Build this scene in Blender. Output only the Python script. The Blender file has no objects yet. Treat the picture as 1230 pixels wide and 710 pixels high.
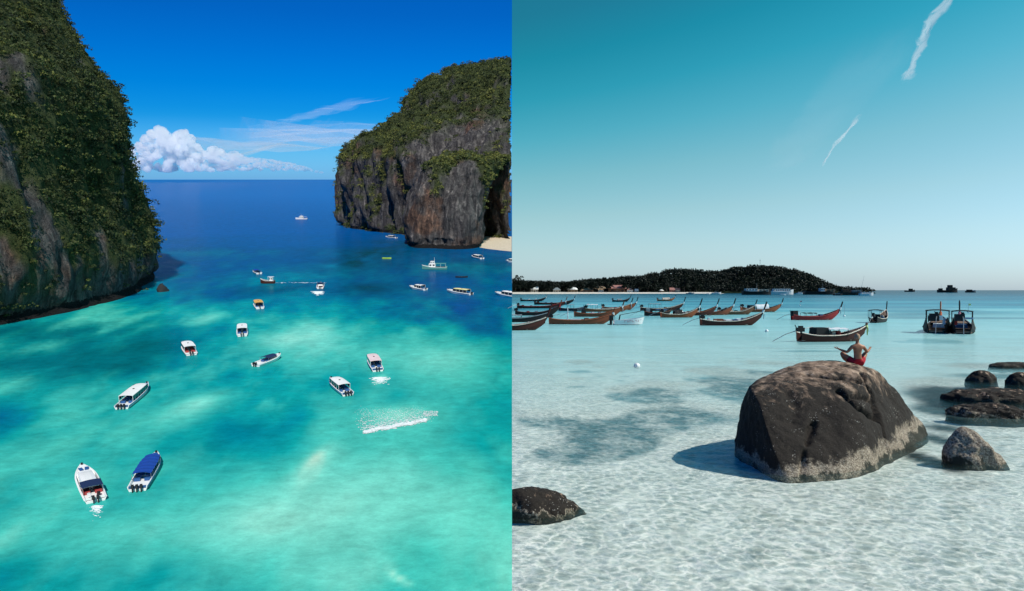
# The photograph is a diptych: two photographs of two different places, side by side.
# Each half is built as a real place of its own in real metres:
#   right half  - shallow sandy bay, sea level z = 0, eye 5.1 m above it (frame MR)
#   left half   - lagoon between limestone cliffs seen from 48 m up        (frame ML)
# The two photographs were taken with different camera pitch, so the left place is one
# rigid body turned about 8.4 degrees about the x axis.  The places meet in the plane x = 0.
import bpy, bmesh, math, random
import numpy as np
from mathutils import Matrix, Vector
from mathutils.bvhtree import BVHTree
R = math.radians
SC = bpy.context.scene
COL = SC.collection
random.seed(7)
rng = np.random.default_rng(11)

# ------------------------------------------------------------------ camera
FPX = 900.0                     # focal length in pixels of the 1230 px wide photograph
EYE = 5.1                       # eye height over the bay (right place)
HL = 48.0                       # eye height over the lagoon (left place)
HOR_R, HOR_L = 348.5, 215.0     # the two horizons
PITCH = math.atan((355-HOR_R)/FPX)
TILT = math.atan((355-HOR_L)/FPX) - PITCH
cam = bpy.data.cameras.new('camera'); co = bpy.data.objects.new('camera', cam); COL.objects.link(co)
cam.sensor_width = 36; cam.lens = 36*FPX/1230; cam.clip_start = .1; cam.clip_end = 200000
co.location = (0, 0, EYE); co.rotation_euler = (math.pi/2-PITCH, 0, 0)
SC.camera = co
MR = Matrix.Identity(4)
ML = Matrix.Translation((0, 0, EYE)) @ Matrix.Rotation(TILT, 4, 'X') @ Matrix.Translation((0, 0, -HL))

# ------------------------------------------------------------------ sky, sun, exposure
SUN_EL, SUN_AZ = R(43), R(3)   # sun on the right, a little behind the camera
sun_dir = Vector((math.cos(SUN_EL)*math.cos(SUN_AZ), -math.cos(SUN_EL)*math.sin(SUN_AZ), math.sin(SUN_EL)))
SUN_EL_L, SUN_AZ_L = R(50), R(97)      # the left photograph: sun high on the left, a little behind the camera
sun_dir_l = Vector((-math.cos(SUN_EL_L)*math.cos(SUN_AZ_L), -math.cos(SUN_EL_L)*math.sin(SUN_AZ_L), math.sin(SUN_EL_L)))
w = bpy.data.worlds.new('World'); SC.world = w; w.use_nodes = True
SKY_CAL = False
# sky tint over the elevation (sine of elevation, rgb): the left photograph is graded deep blue, the right one teal
TINT_L = [(0.0, (1, 1, 1)), (1.0, (1, 1, 1))]
TINT_R = [(0.0, (1, 1, 1)), (1.0, (1, 1, 1))]
TINT_L = [(0.0, (.30, .86, 1.9)), (.03, (.20, .72, 1.5)), (0.0756, (0.02, 0.46, 1.10)), (0.0854, (0.01, 0.43, 1.07)), (0.1147, (0.0, 0.385, 1.02)), (0.153, (0.0, 0.345, 0.97)), (0.201, (0.002, 0.30, 0.89)), (.6, (.002, .26, .82))]
TINT_R = [(0.0, (.90, 1.22, 1.85)), (0.0510, (.96, 1.22, 1.42)), (0.0929, (0.92, 1.22, 1.20)), (0.1444, (0.70, 1.22, 1.10)), (0.1945, (0.36, 1.19, 1.08)), (0.2430, (0.14, 1.09, 1.0)), (0.2896, (0.07, 0.96, 0.89)), (0.339, (0.089, 0.82, 0.79)), (.8, (.09, .70, .74))]
def build_world():
    nt = w.node_tree; nt.nodes.clear(); N = nt.nodes.new; Lk = nt.links.new
    tc = N('ShaderNodeTexCoord')
    sep = N('ShaderNodeSeparateXYZ'); Lk(tc.outputs['Generated'], sep.inputs[0])
    def half(rot, tint):
        if rot:
            vr = N('ShaderNodeVectorRotate'); vr.rotation_type = 'X_AXIS'; vr.inputs['Angle'].default_value = -rot
            Lk(tc.outputs['Generated'], vr.inputs['Vector']); vec = vr.outputs[0]
        else: vec = tc.outputs['Generated']
        sk = N('ShaderNodeTexSky'); sk.sky_type = 'NISHITA'; sk.sun_disc = False
        sk.sun_elevation = SUN_EL_L if rot else SUN_EL
        sk.sun_rotation = -math.pi/2 - SUN_AZ_L if rot else math.pi/2 + SUN_AZ
        sk.air_density = 1.0; sk.dust_density = .6; sk.ozone_density = 1.5
        Lk(vec, sk.inputs['Vector'])
        s2 = N('ShaderNodeSeparateXYZ'); Lk(vec, s2.inputs[0])
        cr = N('ShaderNodeValToRGB')
        if rot: Lk(s2.outputs['Z'], cr.inputs[0])
        else:                                   # paler towards the sun side
            q = N('ShaderNodeMath'); q.operation = 'MULTIPLY_ADD'; q.inputs[1].default_value = -.5; q.inputs[2].default_value = 1
            Lk(s2.outputs['X'], q.inputs[0]); q2 = N('ShaderNodeMath'); q2.operation = 'MULTIPLY'
            Lk(q.outputs[0], q2.inputs[0]); Lk(s2.outputs['Z'], q2.inputs[1]); Lk(q2.outputs[0], cr.inputs[0])
        el = cr.color_ramp.elements
        while len(el) > 1: el.remove(el[-1])
        for i, (p, c) in enumerate(tint):
            e = el[0] if i == 0 else el.new(p)
            e.position = p; e.color = (c[0]/4, c[1]/4, c[2]/4, 1)
        m = N('ShaderNodeVectorMath'); m.operation = 'MULTIPLY'
        Lk(sk.outputs[0], m.inputs[0]); Lk(cr.outputs[0], m.inputs[1])
        m2 = N('ShaderNodeVectorMath'); m2.operation = 'SCALE'; m2.inputs['Scale'].default_value = 4
        Lk(m.outputs[0], m2.inputs[0])
        return m2.outputs[0]
    a = half(TILT, TINT_L); b = half(0, TINT_R)
    gt = N('ShaderNodeMath'); gt.operation = 'GREATER_THAN'; gt.inputs[1].default_value = 0
    Lk(sep.outputs['X'], gt.inputs[0])
    mx = N('ShaderNodeMix'); mx.data_type = 'RGBA'; Lk(gt.outputs[0], mx.inputs['Factor'])
    Lk(a, mx.inputs[6]); Lk(b, mx.inputs[7])
    bg = N('ShaderNodeBackground'); bg.inputs['Strength'].default_value = .1
    out = N('ShaderNodeOutputWorld'); Lk(mx.outputs[2], bg.inputs[0]); Lk(bg.outputs[0], out.inputs[0])
build_world()
def sun_lamp(name, d, energy):
    sl = bpy.data.lights.new(name, 'SUN'); so = bpy.data.objects.new(name, sl); COL.objects.link(so)
    sl.energy = energy; sl.angle = R(.53); sl.color = (1, .95, .87)
    so.rotation_euler = d.to_track_quat('Z', 'Y').to_euler(); so.location = d*90
    return so
sun_r = sun_lamp('sun_right_place', sun_dir, 5.0)
sun_l = sun_lamp('sun_left_place', ML.to_3x3() @ sun_dir_l, 4.7)
SC.view_settings.view_transform = 'Standard'; SC.view_settings.look = 'None'
SC.view_settings.exposure = 0; SC.view_settings.gamma = 1; SC.view_settings.use_curve_mapping = False
SC.render.engine = 'CYCLES'
SC.cycles.max_bounces = 14; SC.cycles.volume_bounces = 12; SC.cycles.glossy_bounces = 3; SC.cycles.transmission_bounces = 4; SC.cycles.transparent_max_bounces = 12; SC.cycles.diffuse_bounces = 2
SC.cycles.caustics_reflective = False; SC.cycles.caustics_refractive = False
SC.cycles.sample_clamp_indirect = 4

# ------------------------------------------------------------------ measuring: from the photograph to the ground of a place
def ray(px, py):
    u, v = (px-615)/FPX, (355-py)/FPX
    c, s = math.cos(PITCH), math.sin(PITCH)
    return Vector((u, c+v*s, -s+v*c))
def rpt(px, py, z=0.0):
    d = ray(px, py); t = (z-EYE)/d.z
    return Vector((d.x*t, d.y*t, z))
def rdepth(px, py, y):            # point of the right place at depth y
    d = ray(px, py); t = y/d.y
    return Vector((d.x*t, y, EYE+d.z*t))
_LR = Matrix.Rotation(-TILT, 3, 'X')
def lpt(px, py, z=0.0):
    d = _LR @ ray(px, py); t = (z-HL)/d.z
    return Vector((d.x*t, d.y*t, z))
def ldepth(px, py, y):
    d = _LR @ ray(px, py); t = y/d.y
    return Vector((d.x*t, y, HL+d.z*t))

# ------------------------------------------------------------------ noise (numpy value noise)
def _hash(i, j, k):
    n = (i*374761393 + j*668265263 + k*2147483647 + 1274126177) & 0xFFFFFFFF
    n = ((n ^ (n >> 13))*1274126177) & 0xFFFFFFFF
    n = (n ^ (n >> 16)) & 0xFFFFFFFF
    return n/4294967295.0
def vnoise(p):
    p = np.asarray(p, float); i = np.floor(p).astype(np.int64); f = p-i; f = f*f*(3-2*f)
    r = 0
    for dx in (0, 1):
        for dy in (0, 1):
            for dz in (0, 1):
                h = _hash(i[..., 0]+dx, i[..., 1]+dy, i[..., 2]+dz)
                wx = f[..., 0] if dx else 1-f[..., 0]; wy = f[..., 1] if dy else 1-f[..., 1]; wz = f[..., 2] if dz else 1-f[..., 2]
                r = r + h*wx*wy*wz
    return r*2-1
def fbm(p, oct=4, lac=2.03, gain=.5):
    p = np.asarray(p, float); a = 1.0; r = 0; 
    for o in range(oct):
        r = r + a*vnoise(p + 17.3*o); p = p*lac; a *= gain
    return r

# ------------------------------------------------------------------ mesh helpers
class MB:
    def __init__(s): s.v = []; s.f = []
    def add(s, vs, fs):
        o = len(s.v); s.v += [tuple(a) for a in vs]; s.f += [tuple(i+o for i in f) for f in fs]; return s
    def box(s, c, d, rz=0, rx=0, taper=1.0):
        M = Matrix.Rotation(rz, 3, 'Z') @ Matrix.Rotation(rx, 3, 'X'); vs = []
        for z in (-1, 1):
            k = taper if z > 0 else 1
            for x, y in ((-1, -1), (1, -1), (1, 1), (-1, 1)):
                vs.append(Vector(c)+M @ Vector((x*d[0]/2*k, y*d[1]/2*k, z*d[2]/2)))
        return s.add(vs, [(3, 2, 1, 0), (4, 5, 6, 7), (0, 1, 5, 4), (1, 2, 6, 5), (2, 3, 7, 6), (3, 0, 4, 7)])
    def loft(s, rings, closed=True, caps=(True, True)):
        n = len(rings[0]); vs = [p for r in rings for p in r]; fs = []
        for i in range(len(rings)-1):
            for j in range(n if closed else n-1):
                k = (j+1) % n
                fs.append((i*n+j, i*n+k, (i+1)*n+k, (i+1)*n+j))
        if closed and caps[0]: fs.append(tuple(range(n-1, -1, -1)))
        if closed and caps[1]: fs.append(tuple((len(rings)-1)*n+j for j in range(n)))
        return s.add(vs, fs)
    def tube(s, pts, rad, n=6, flat=1.0):
        pts = [Vector(p) for p in pts]; rings = []
        if not hasattr(rad, '__len__'): rad = [rad]*len(pts)
        for i, p in enumerate(pts):
            d = (pts[min(i+1, len(pts)-1)]-pts[max(i-1, 0)]).normalized()
            a = d.orthogonal().normalized() if abs(d.z) > .99 else d.cross(Vector((0, 0, 1))).normalized()
            b = d.cross(a)
            rings.append([p+(a*math.cos(t)*flat+b*math.sin(t))*rad[i] for t in [2*math.pi*k/n for k in range(n)]])
        return s.loft(rings)
    def ball(s, c, r, n=8, m=5):
        rings = []
        for i in range(m+1):
            t = math.pi*(i+.02)/(m+.04)
            rings.append([(c[0]+r[0]*math.sin(t)*math.cos(a), c[1]+r[1]*math.sin(t)*math.sin(a), c[2]-r[2]*math.cos(t)) for a in [2*math.pi*k/n for k in range(n)]])
        return s.loft(rings)
    def build(s, name, mat, parent=None, smooth=False, M=None):
        me = bpy.data.meshes.new(name); me.from_pydata(s.v, [], s.f); me.update()
        bm = bmesh.new(); bm.from_mesh(me); bmesh.ops.recalc_face_normals(bm, faces=bm.faces); bm.to_mesh(me); bm.free()
        return link(name, me, mat, parent, smooth, M)
def link(name, me, mat, parent=None, smooth=False, M=None):
    o = bpy.data.objects.new(name, me); COL.objects.link(o)
    if mat is not None: me.materials.append(mat)
    if smooth: me.polygons.foreach_set('use_smooth', [True]*len(me.polygons))
    if parent is not None: o.parent = parent
    if M is not None: o.matrix_world = M
    return o
def npmesh(name, V, F, mat, M=None, smooth=False, parent=None, attrs=None):
    V = np.asarray(V); F = np.asarray(F)
    used = np.unique(F)
    if len(used) < len(V):                     # drop points no face uses
        rm = np.zeros(len(V), np.int64); rm[used] = np.arange(len(used)); F = rm[F]; V = V[used]
        attrs = {k: np.asarray(v)[used] for k, v in (attrs or {}).items()}
    me = bpy.data.meshes.new(name); V = np.asarray(V, np.float32); F = np.asarray(F, np.int32); k = F.shape[1]
    me.vertices.add(len(V)); me.vertices.foreach_set('co', V.ravel())
    me.loops.add(F.size); me.loops.foreach_set('vertex_index', F.ravel())
    me.polygons.add(len(F)); me.polygons.foreach_set('loop_start', np.arange(0, F.size, k, dtype=np.int32))
    me.update(calc_edges=True); me.validate()
    for an, av in (attrs or {}).items():
        av = np.asarray(av, np.float32)
        if av.ndim == 1:
            a = me.attributes.new(an, 'FLOAT', 'POINT'); a.data.foreach_set('value', av)
        else:
            a = me.attributes.new(an, 'FLOAT_COLOR', 'POINT'); a.data.foreach_set('color', np.c_[av, np.ones(len(av))].astype(np.float32).ravel())
    return link(name, me, mat, parent, smooth, M)
def gridfaces(nu, nv, wrap=False):
    i, j = np.meshgrid(np.arange(nu if wrap else nu-1), np.arange(nv-1), indexing='ij'); k = (i+1) % nu
    return np.stack([i*nv+j, k*nv+j, k*nv+j+1, i*nv+j+1], -1).reshape(-1, 4)
def empty(name, loc, rz=0, M=MR):
    o = bpy.data.objects.new(name, None); COL.objects.link(o); o.empty_display_size = .5
    o.matrix_world = M @ Matrix.Translation(loc) @ Matrix.Rotation(rz, 4, 'Z')
    return o
def tag(o, label=None, cat=None, group=None, kind=None):
    if label: o['label'] = label
    if cat: o['category'] = cat
    if group: o['group'] = group
    if kind: o['kind'] = kind
    return o
def tree_of(o):
    r = [o]
    for c in o.children: r += tree_of(c)
    return r
def cut_at_seam(root, keep_right):
    bpy.context.view_layer.update()
    for o in tree_of(root):
        if o.type != 'MESH': continue
        Mi = o.matrix_world.inverted(); co_ = Mi @ Vector((0, 0, 0)); no = (Mi.to_3x3() @ Vector((1, 0, 0))).normalized()
        bm = bmesh.new(); bm.from_mesh(o.data)
        bmesh.ops.bisect_plane(bm, geom=bm.verts[:]+bm.edges[:]+bm.faces[:], plane_co=co_, plane_no=no, clear_inner=keep_right, clear_outer=not keep_right)
        bm.to_mesh(o.data); bm.free()
        if len(o.data.vertices) == 0: bpy.data.objects.remove(o)

# ------------------------------------------------------------------ materials
def srgb(r, g, b):
    f = lambda c: c/12.92 if c <= .04045 else ((c+.055)/1.055)**2.4
    return (f(r/255), f(g/255), f(b/255))
class NT:
    def __init__(s, name):
        s.m = bpy.data.materials.new(name); s.m.use_nodes = True; s.t = s.m.node_tree; s.t.nodes.clear()
        s.out = s.n('ShaderNodeOutputMaterial')
    def n(s, t, **kw):
        x = s.t.nodes.new(t)
        for k, v in kw.items(): setattr(x, k, v)
        return x
    def l(s, a, b): s.t.links.new(a, b)
    def obj(s, scale=(1, 1, 1)):
        tc = s.n('ShaderNodeTexCoord'); mp = s.n('ShaderNodeMapping'); mp.inputs['Scale'].default_value = scale
        s.l(tc.outputs['Object'], mp.inputs[0]); return mp.outputs[0]
    def noise(s, vec, scale, detail=4, rough=.55, dist=0):
        x = s.n('ShaderNodeTexNoise'); x.inputs['Scale'].default_value = scale; x.inputs['Detail'].default_value = detail
        x.inputs['Roughness'].default_value = rough; x.inputs['Distortion'].default_value = dist; s.l(vec, x.inputs['Vector']); return x.outputs['Fac']
    def ramp(s, fac, stops, interp='LINEAR'):
        r = s.n('ShaderNodeValToRGB'); r.color_ramp.interpolation = interp; el = r.color_ramp.elements
        while len(el) > 1: el.remove(el[-1])
        for i, (p, c) in enumerate(stops):
            e = el[0] if i == 0 else el.new(p); e.position = p
            c = (c, c, c) if not hasattr(c, '__len__') else c; e.color = (*c, 1)
        s.l(fac, r.inputs[0]); return r.outputs[0]
    def mix(s, fac, a, b, mode='MIX'):
        x = s.n('ShaderNodeMix', data_type='RGBA', blend_type=mode)
        for sock, val in ((x.inputs['Factor'], fac), (x.inputs[6], a), (x.inputs[7], b)):
            if hasattr(val, 'is_output'): s.l(val, sock)
            elif hasattr(val, '__len__'): sock.default_value = (*val, 1)
            else: sock.default_value = val
        return x.outputs[2]
    def math(s, op, a, b=0.0, clamp=False):
        x = s.n('ShaderNodeMath', operation=op, use_clamp=clamp)
        for sock, val in ((x.inputs[0], a), (x.inputs[1], b)):
            if hasattr(val, 'is_output'): s.l(val, sock)
            else: sock.default_value = val
        return x.outputs[0]
    def attr(s, name, out='Fac'):
        x = s.n('ShaderNodeAttribute', attribute_name=name); return x.outputs[out]
    def bump(s, h, strength, dist, normal=None):
        b = s.n('ShaderNodeBump'); b.inputs['Strength'].default_value = strength; b.inputs['Distance'].default_value = dist
        s.l(h, b.inputs['Height'])
        if normal: s.l(normal, b.inputs['Normal'])
        return b.outputs[0]
    def principled(s, color, rough=.6, normal=None, spec=.5, metal=0, ior=None):
        p = s.n('ShaderNodeBsdfPrincipled')
        if hasattr(color, 'is_output'): s.l(color, p.inputs['Base Color'])
        else: p.inputs['Base Color'].default_value = (*color, 1)
        if hasattr(rough, 'is_output'): s.l(rough, p.inputs['Roughness'])
        else: p.inputs['Roughness'].default_value = rough
        p.inputs['Specular IOR Level'].default_value = spec; p.inputs['Metallic'].default_value = metal
        if ior: p.inputs['IOR'].default_value = ior
        if normal: s.l(normal, p.inputs['Normal'])
        return p.outputs[0]
    def done(s, shader): s.l(shader, s.out.inputs['Surface']); return s.m
_pm = {}
def paint(name, c, rough=.5, wear=.25, scale=3.0, bump=.0, spec=.25, metal=0):
    """painted / plain surface: base colour broken up by grime noise"""
    if name in _pm: return _pm[name]
    t = NT(name); v = t.obj(); n1 = t.noise(v, scale, 5, .65)
    col = t.mix(t.math('MULTIPLY', t.ramp(n1, [(.42, 0), (.7, 1)]), wear), c, tuple(x*.45+.01 for x in c))
    nb = t.bump(t.noise(v, scale*6, 3), bump, .02) if bump else None
    _pm[name] = t.done(t.principled(col, rough, nb, spec, metal)); return _pm[name]

# =================================================================== LEFT PLACE: the lagoon water
def seg_d(P, a, b):
    a = np.array(a[:2]); b = np.array(b[:2]); ab = b-a; t = np.clip(((P-a)@ab)/(ab@ab), 0, 1)
    return np.hypot(*(P-(a+t[:, None]*ab)).T)
def smooth(a, b, x): t = np.clip((x-a)/(b-a), 0, 1); return t*t*(3-2*t)
def lagoon():
    nr, na = 520, 420
    rr = np.concatenate([[20.0], np.exp(np.linspace(math.log(55), math.log(60000), nr-1))])
    aa = np.linspace(-.80, 0.0, na)            # x / y
    X = aa[:, None]*rr[None, :]; Y = np.repeat(rr[None, :], na, 0)
    V = np.stack([X, Y, np.zeros_like(X)], -1).reshape(-1, 3); P = V[:, :2]
    x, y = P.T
    n1 = fbm(np.c_[x*.018, y*.009, 0*x], 5); n2 = fbm(np.c_[x*.05+9+.01*y, y*.022, 0*x+3], 5); n3 = fbm(np.c_[x*.16, y*.07+.05*x, 0*x+7], 4)
    n4 = fbm(np.c_[x*.006+4, y*.02, 0*x+1], 4)
    # depth 0 (sand just under the surface) .. 1 (open sea): grows away from the head of the bay
    edge = lpt(300, 352).y
    d = .46 + .30*smooth(edge-120, edge+30, y+20*n4) + .24*smooth(edge+20, edge+420, y+60*n4)
    d = d - .10*smooth(150, 70, y)
    def blob(px, py, rx, ry, amt, k=1.0):
        c = lpt(px, py); px1 = abs((lpt(px+rx, py)-c).x); py1 = abs((lpt(px, py-ry)-lpt(px, py+ry)).y)/2
        q = ((x-c.x)/px1)**2+((y-c.y)/py1)**2
        return amt*np.exp(-q*(1+.0*k))
    pale = 0
    for b in ((230, 490, 40, 26, .9), (250, 382, 20, 8, .8), (355, 408, 55, 16, .75), (420, 560, 190, 80, .75), (330, 600, 110, 45, .35), (540, 450, 90, 40, .45), (380, 555, 14, 20, .5), (30, 545, 40, 30, .4), (470, 430, 110, 32, .6), (560, 470, 70, 50, .3),
              (300, 640, 150, 40, .55), (90, 470, 70, 18, .42), (60, 560, 60, 40, .38), (110, 640, 80, 26, .35), (500, 600, 120, 50, .45), (380, 560, 20, 24, .35),
              (475, 500, 42, 14, .7), (456, 456, 7, 6, .6),  (560, 640, 60, 60, .35), (200, 560, 60, 40, .25), (400, 690, 120, 20, .25), (560, 420, 60, 20, .3)):
        pale = pale + blob(*b)
    deep = 0
    for b in ((270, 525, 45, 24, .24), (130, 430, 70, 26, .55), (60, 430, 80, 18, .42), (150, 400, 60, 12, .35), (90, 400, 90, 12, .40), (250, 440, 60, 26, .14),
              (30, 690, 90, 34, .30), (560, 560, 70, 26, .10), (10, 600, 40, 70, .14), (150, 700, 120, 20, .12), (590, 500, 40, 30, .08), (230, 690, 60, 20, .12)):
        deep = deep + blob(*b)
    reef_and_shade = blob(120, 432, 60, 18, .9)+blob(165, 418, 40, 12, .7)+blob(70, 398, 110, 12, .8)+blob(20, 430, 70, 20, .5)+blob(150, 440, 40, 10, .4)
    reef_and_shade = reef_and_shade+blob(470, 300, 80, 16, .55)+blob(585, 318, 60, 12, .3)+blob(420, 315, 30, 14, .5)+blob(330, 347, 40, 7, .5)+blob(440, 347, 50, 8, .45)  # dark water off the island: cliff shade put into the colour
    d = np.clip(d + .25*deep + (.13*n1+.15*n2+.11*n3)*smooth(1.05, .5, d) - pale*(.27+.14*n2+.10*n3), .13, 1.02)
    churn = 0                                  # churned pale sand
    for b_ in ((434, 657, 6, 3, .7), (441, 660, 6, 3, .9), (449, 665, 6, 3, .6), (458, 674, 5, 4, .6), (464, 681, 6, 5, .8), (471, 689, 6, 5, .9), (480, 696, 8, 4, .8), (490, 702, 8, 4, .5), (380, 552, 9, 10, .4), (232, 486, 18, 10, .35)): churn = churn+blob(*b_)
    d = np.clip(d-.24*churn*(1+.9*n2+.8*n3), 0, 1.02)
    stops = np.array([0, .16, .30, .45, .60, .74, .86, 1.0])
    cols = np.array([srgb(176, 214, 190), srgb(118, 206, 186), srgb(70, 184, 168), srgb(14, 152, 148), srgb(0, 126, 142), srgb(0, 98, 132), srgb(0, 78, 130), srgb(0, 82, 150)])
    C = np.stack([np.interp(d, stops, cols[:, k]) for k in range(3)], -1)
    far = smooth(500, 2500, y)[:, None]
    C = C*(1-far)+np.array(srgb(0, 96, 170))*far
    # dark olive-teal: coral by the headland, painted-in cliff shade by the island
    rf = np.clip(reef_and_shade*(1.05+.6*n2+.4*n3), 0, .9)[:, None]
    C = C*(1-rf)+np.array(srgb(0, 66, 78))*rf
    dp = np.clip(deep*(1.1+.7*n2+.4*n3), 0, .85)[:, None]; C = C*(1-dp)+np.array(srgb(0, 112, 120))*dp
    t = NT('lagoon_water'); v = t.obj()
    col = t.attr('water_colour', 'Color')
    vs = t.obj((.11, .07, 1)); st = t.noise(vs, 1.4, 7, .68, .9)
    col = t.mix(1.0, col, t.ramp(st, [(.25, .80), (.5, .98), (.75, 1.14)]), 'MULTIPLY')
    w1 = t.noise(v, .42, 5, .62, .4); w2 = t.noise(v, .09, 4, .55)
    fine = t.ramp(t.noise(t.obj((.5, .8, 1)), .5, 9, .78), [(.32, .80), (.68, 1.17)])
    col = t.mix(1.0, col, fine, 'MULTIPLY')
    nb = t.bump(w2, .35, .9, t.bump(w1, .5, .25))
    df = t.n('ShaderNodeBsdfDiffuse'); t.l(col, df.inputs[0]); t.l(nb, df.inputs['Normal'])
    gl = t.n('ShaderNodeBsdfGlossy'); gl.inputs['Roughness'].default_value = .15; t.l(nb, gl.inputs['Normal'])
    fr = t.n('ShaderNodeFresnel'); fr.inputs['IOR'].default_value = 1.33; t.l(nb, fr.inputs['Normal'])
    mx = t.n('ShaderNodeMixShader'); t.l(t.math('MULTIPLY', fr.outputs[0], .3), mx.inputs[0]); t.l(df.outputs[0], mx.inputs[1]); t.l(gl.outputs[0], mx.inputs[2])
    m = t.done(mx.outputs[0])
    F = gridfaces(na, nr)
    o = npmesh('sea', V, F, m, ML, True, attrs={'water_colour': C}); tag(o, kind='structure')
    # the lagoon carries on a little below the edge of the right place, where both places meet
    npm = npmesh('sea', [(0, 20, -.02), (110, 20, -.02), (110, 252, -.02), (0, 252, -.02)], [(0, 1, 2, 3)], m, ML, attrs={'water_colour': np.tile(srgb(40, 175, 170), (4, 1))})
    tag(npm, kind='structure')
lagoon()

# =================================================================== LEFT PLACE: cliffs
def resample(pts, n):
    P = np.array([tuple(p)[:2] for p in pts], float)
    Q = []
    for i in range(len(P)-1):
        p0 = P[max(i-1, 0)]; p1 = P[i]; p2 = P[i+1]; p3 = P[min(i+2, len(P)-1)]
        for t in np.linspace(0, 1, 24, endpoint=False):
            Q.append(.5*((2*p1)+(-p0+p2)*t+(2*p0-5*p1+4*p2-p3)*t*t+(-p0+3*p1-3*p2+p3)*t**3))
    Q.append(P[-1]); Q = np.array(Q); s = np.r_[0, np.cumsum(np.hypot(*np.diff(Q, axis=0).T))]
    u = np.linspace(0, s[-1], n); return np.c_[np.interp(u, s, Q[:, 0]), np.interp(u, s, Q[:, 1])]
def rock_cliff_mat():
    t = NT('limestone'); v = t.obj(); vv = t.obj((.22, .22, .035))
    streak = t.noise(vv, 1.5, 7, .68, .9); big = t.noise(v, .035, 4, .6); fine = t.noise(v, .5, 6, .7)
    c = t.ramp(streak, [(.30, (.018, .017, .019)), (.45, (.062, .058, .060)), (.58, (.14, .13, .125)), (.72, (.36, .33, .305))])
    c = t.mix(t.ramp(big, [(.52, 0), (.62, .8)]), c, t.mix(1.0, c, (1.35, .78, .52), 'MULTIPLY'))
    c = t.mix(t.ramp(fine, [(.35, .55), (.55, 0)]), c, (.03, .03, .03))
    moss = t.attr('veg')
    c = t.mix(moss, c, t.mix(fine, (.014, .028, .008), (.07, .09, .022)))
    tc = t.n('ShaderNodeTexCoord'); sp = t.n('ShaderNodeSeparateXYZ'); t.l(tc.outputs['Object'], sp.inputs[0])
    wet = t.ramp(t.math('ADD', sp.outputs['Z'], t.math('MULTIPLY', fine, 3.0)), [(0, 1), (1, 1)])
    tide = t.math('LESS_THAN', t.math('SUBTRACT', sp.outputs['Z'], t.math('MULTIPLY', fine, 5.0)), .2)
    c = t.mix(tide, c, (.012, .012, .013))
    nb = t.bump(fine, .9, 1.6, t.bump(streak, 1.0, 3.5))
    return t.done(t.principled(c, .9, nb, .2))
CLIFF = rock_cliff_mat()
def leaf_mat(name, dark, light, tint=None):
    t = NT(name); a = t.attr('leaf')
    c = t.ramp(a, [(0, dark), (.7, light), (1, tint or light)])
    p = t.principled(c, .65, None, .25)
    tr = t.n('ShaderNodeBsdfTranslucent'); t.l(c, tr.inputs[0])
    mx = t.n('ShaderNodeMixShader'); mx.inputs[0].default_value = .25; t.l(p, mx.inputs[1]); t.l(tr.outputs[0], mx.inputs[2])
    return t.done(mx.outputs[0])
LEAF_CLIFF = leaf_mat('cliff_leaves', (.014, .026, .012), (.080, .102, .030), (.18, .185, .046))
LEAF_HILL = leaf_mat('hill_leaves', (.003, .007, .005), (.009, .018, .011), (.025, .034, .02))
def leaf_cloud(centres, radii, per, size, shade, flat=.8, up=(0, 0, 1)):
    """small leaf quads scattered through the volume of every clump; returns verts, faces, leaf attribute"""
    n = len(centres); idx = np.repeat(np.arange(n), per); m = len(idx)
    d = rng.normal(size=(m, 3)); d /= np.linalg.norm(d, axis=1)[:, None]
    d[:, 2] = np.abs(d[:, 2])*.9 - .25
    rad = radii[idx]*(.45+.6*rng.random(m)**.6)
    c = centres[idx]+d*rad[:, None]*np.array([1, 1, flat])
    nrm = d+.8*rng.normal(size=(m, 3)); nrm /= np.linalg.norm(nrm, axis=1)[:, None]
    a = np.cross(nrm, rng.normal(size=(m, 3))); a /= np.linalg.norm(a, axis=1)[:, None]; b = np.cross(nrm, a)
    s = size*(.55+.8*rng.random(m))*(radii[idx]/radii.mean())**.4
    a = a*s[:, None]; b = b*(s*.62)[:, None]
    V = np.stack([c-a, c-b*.9, c+a, c+b], 1).reshape(-1, 3)
    F = np.arange(4*m).reshape(-1, 4)
    L = np.clip(shade[idx]+.16*rng.normal(size=m)+.12*d[:, 2], 0, 1)
    return V, F, np.repeat(L, 4)
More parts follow.
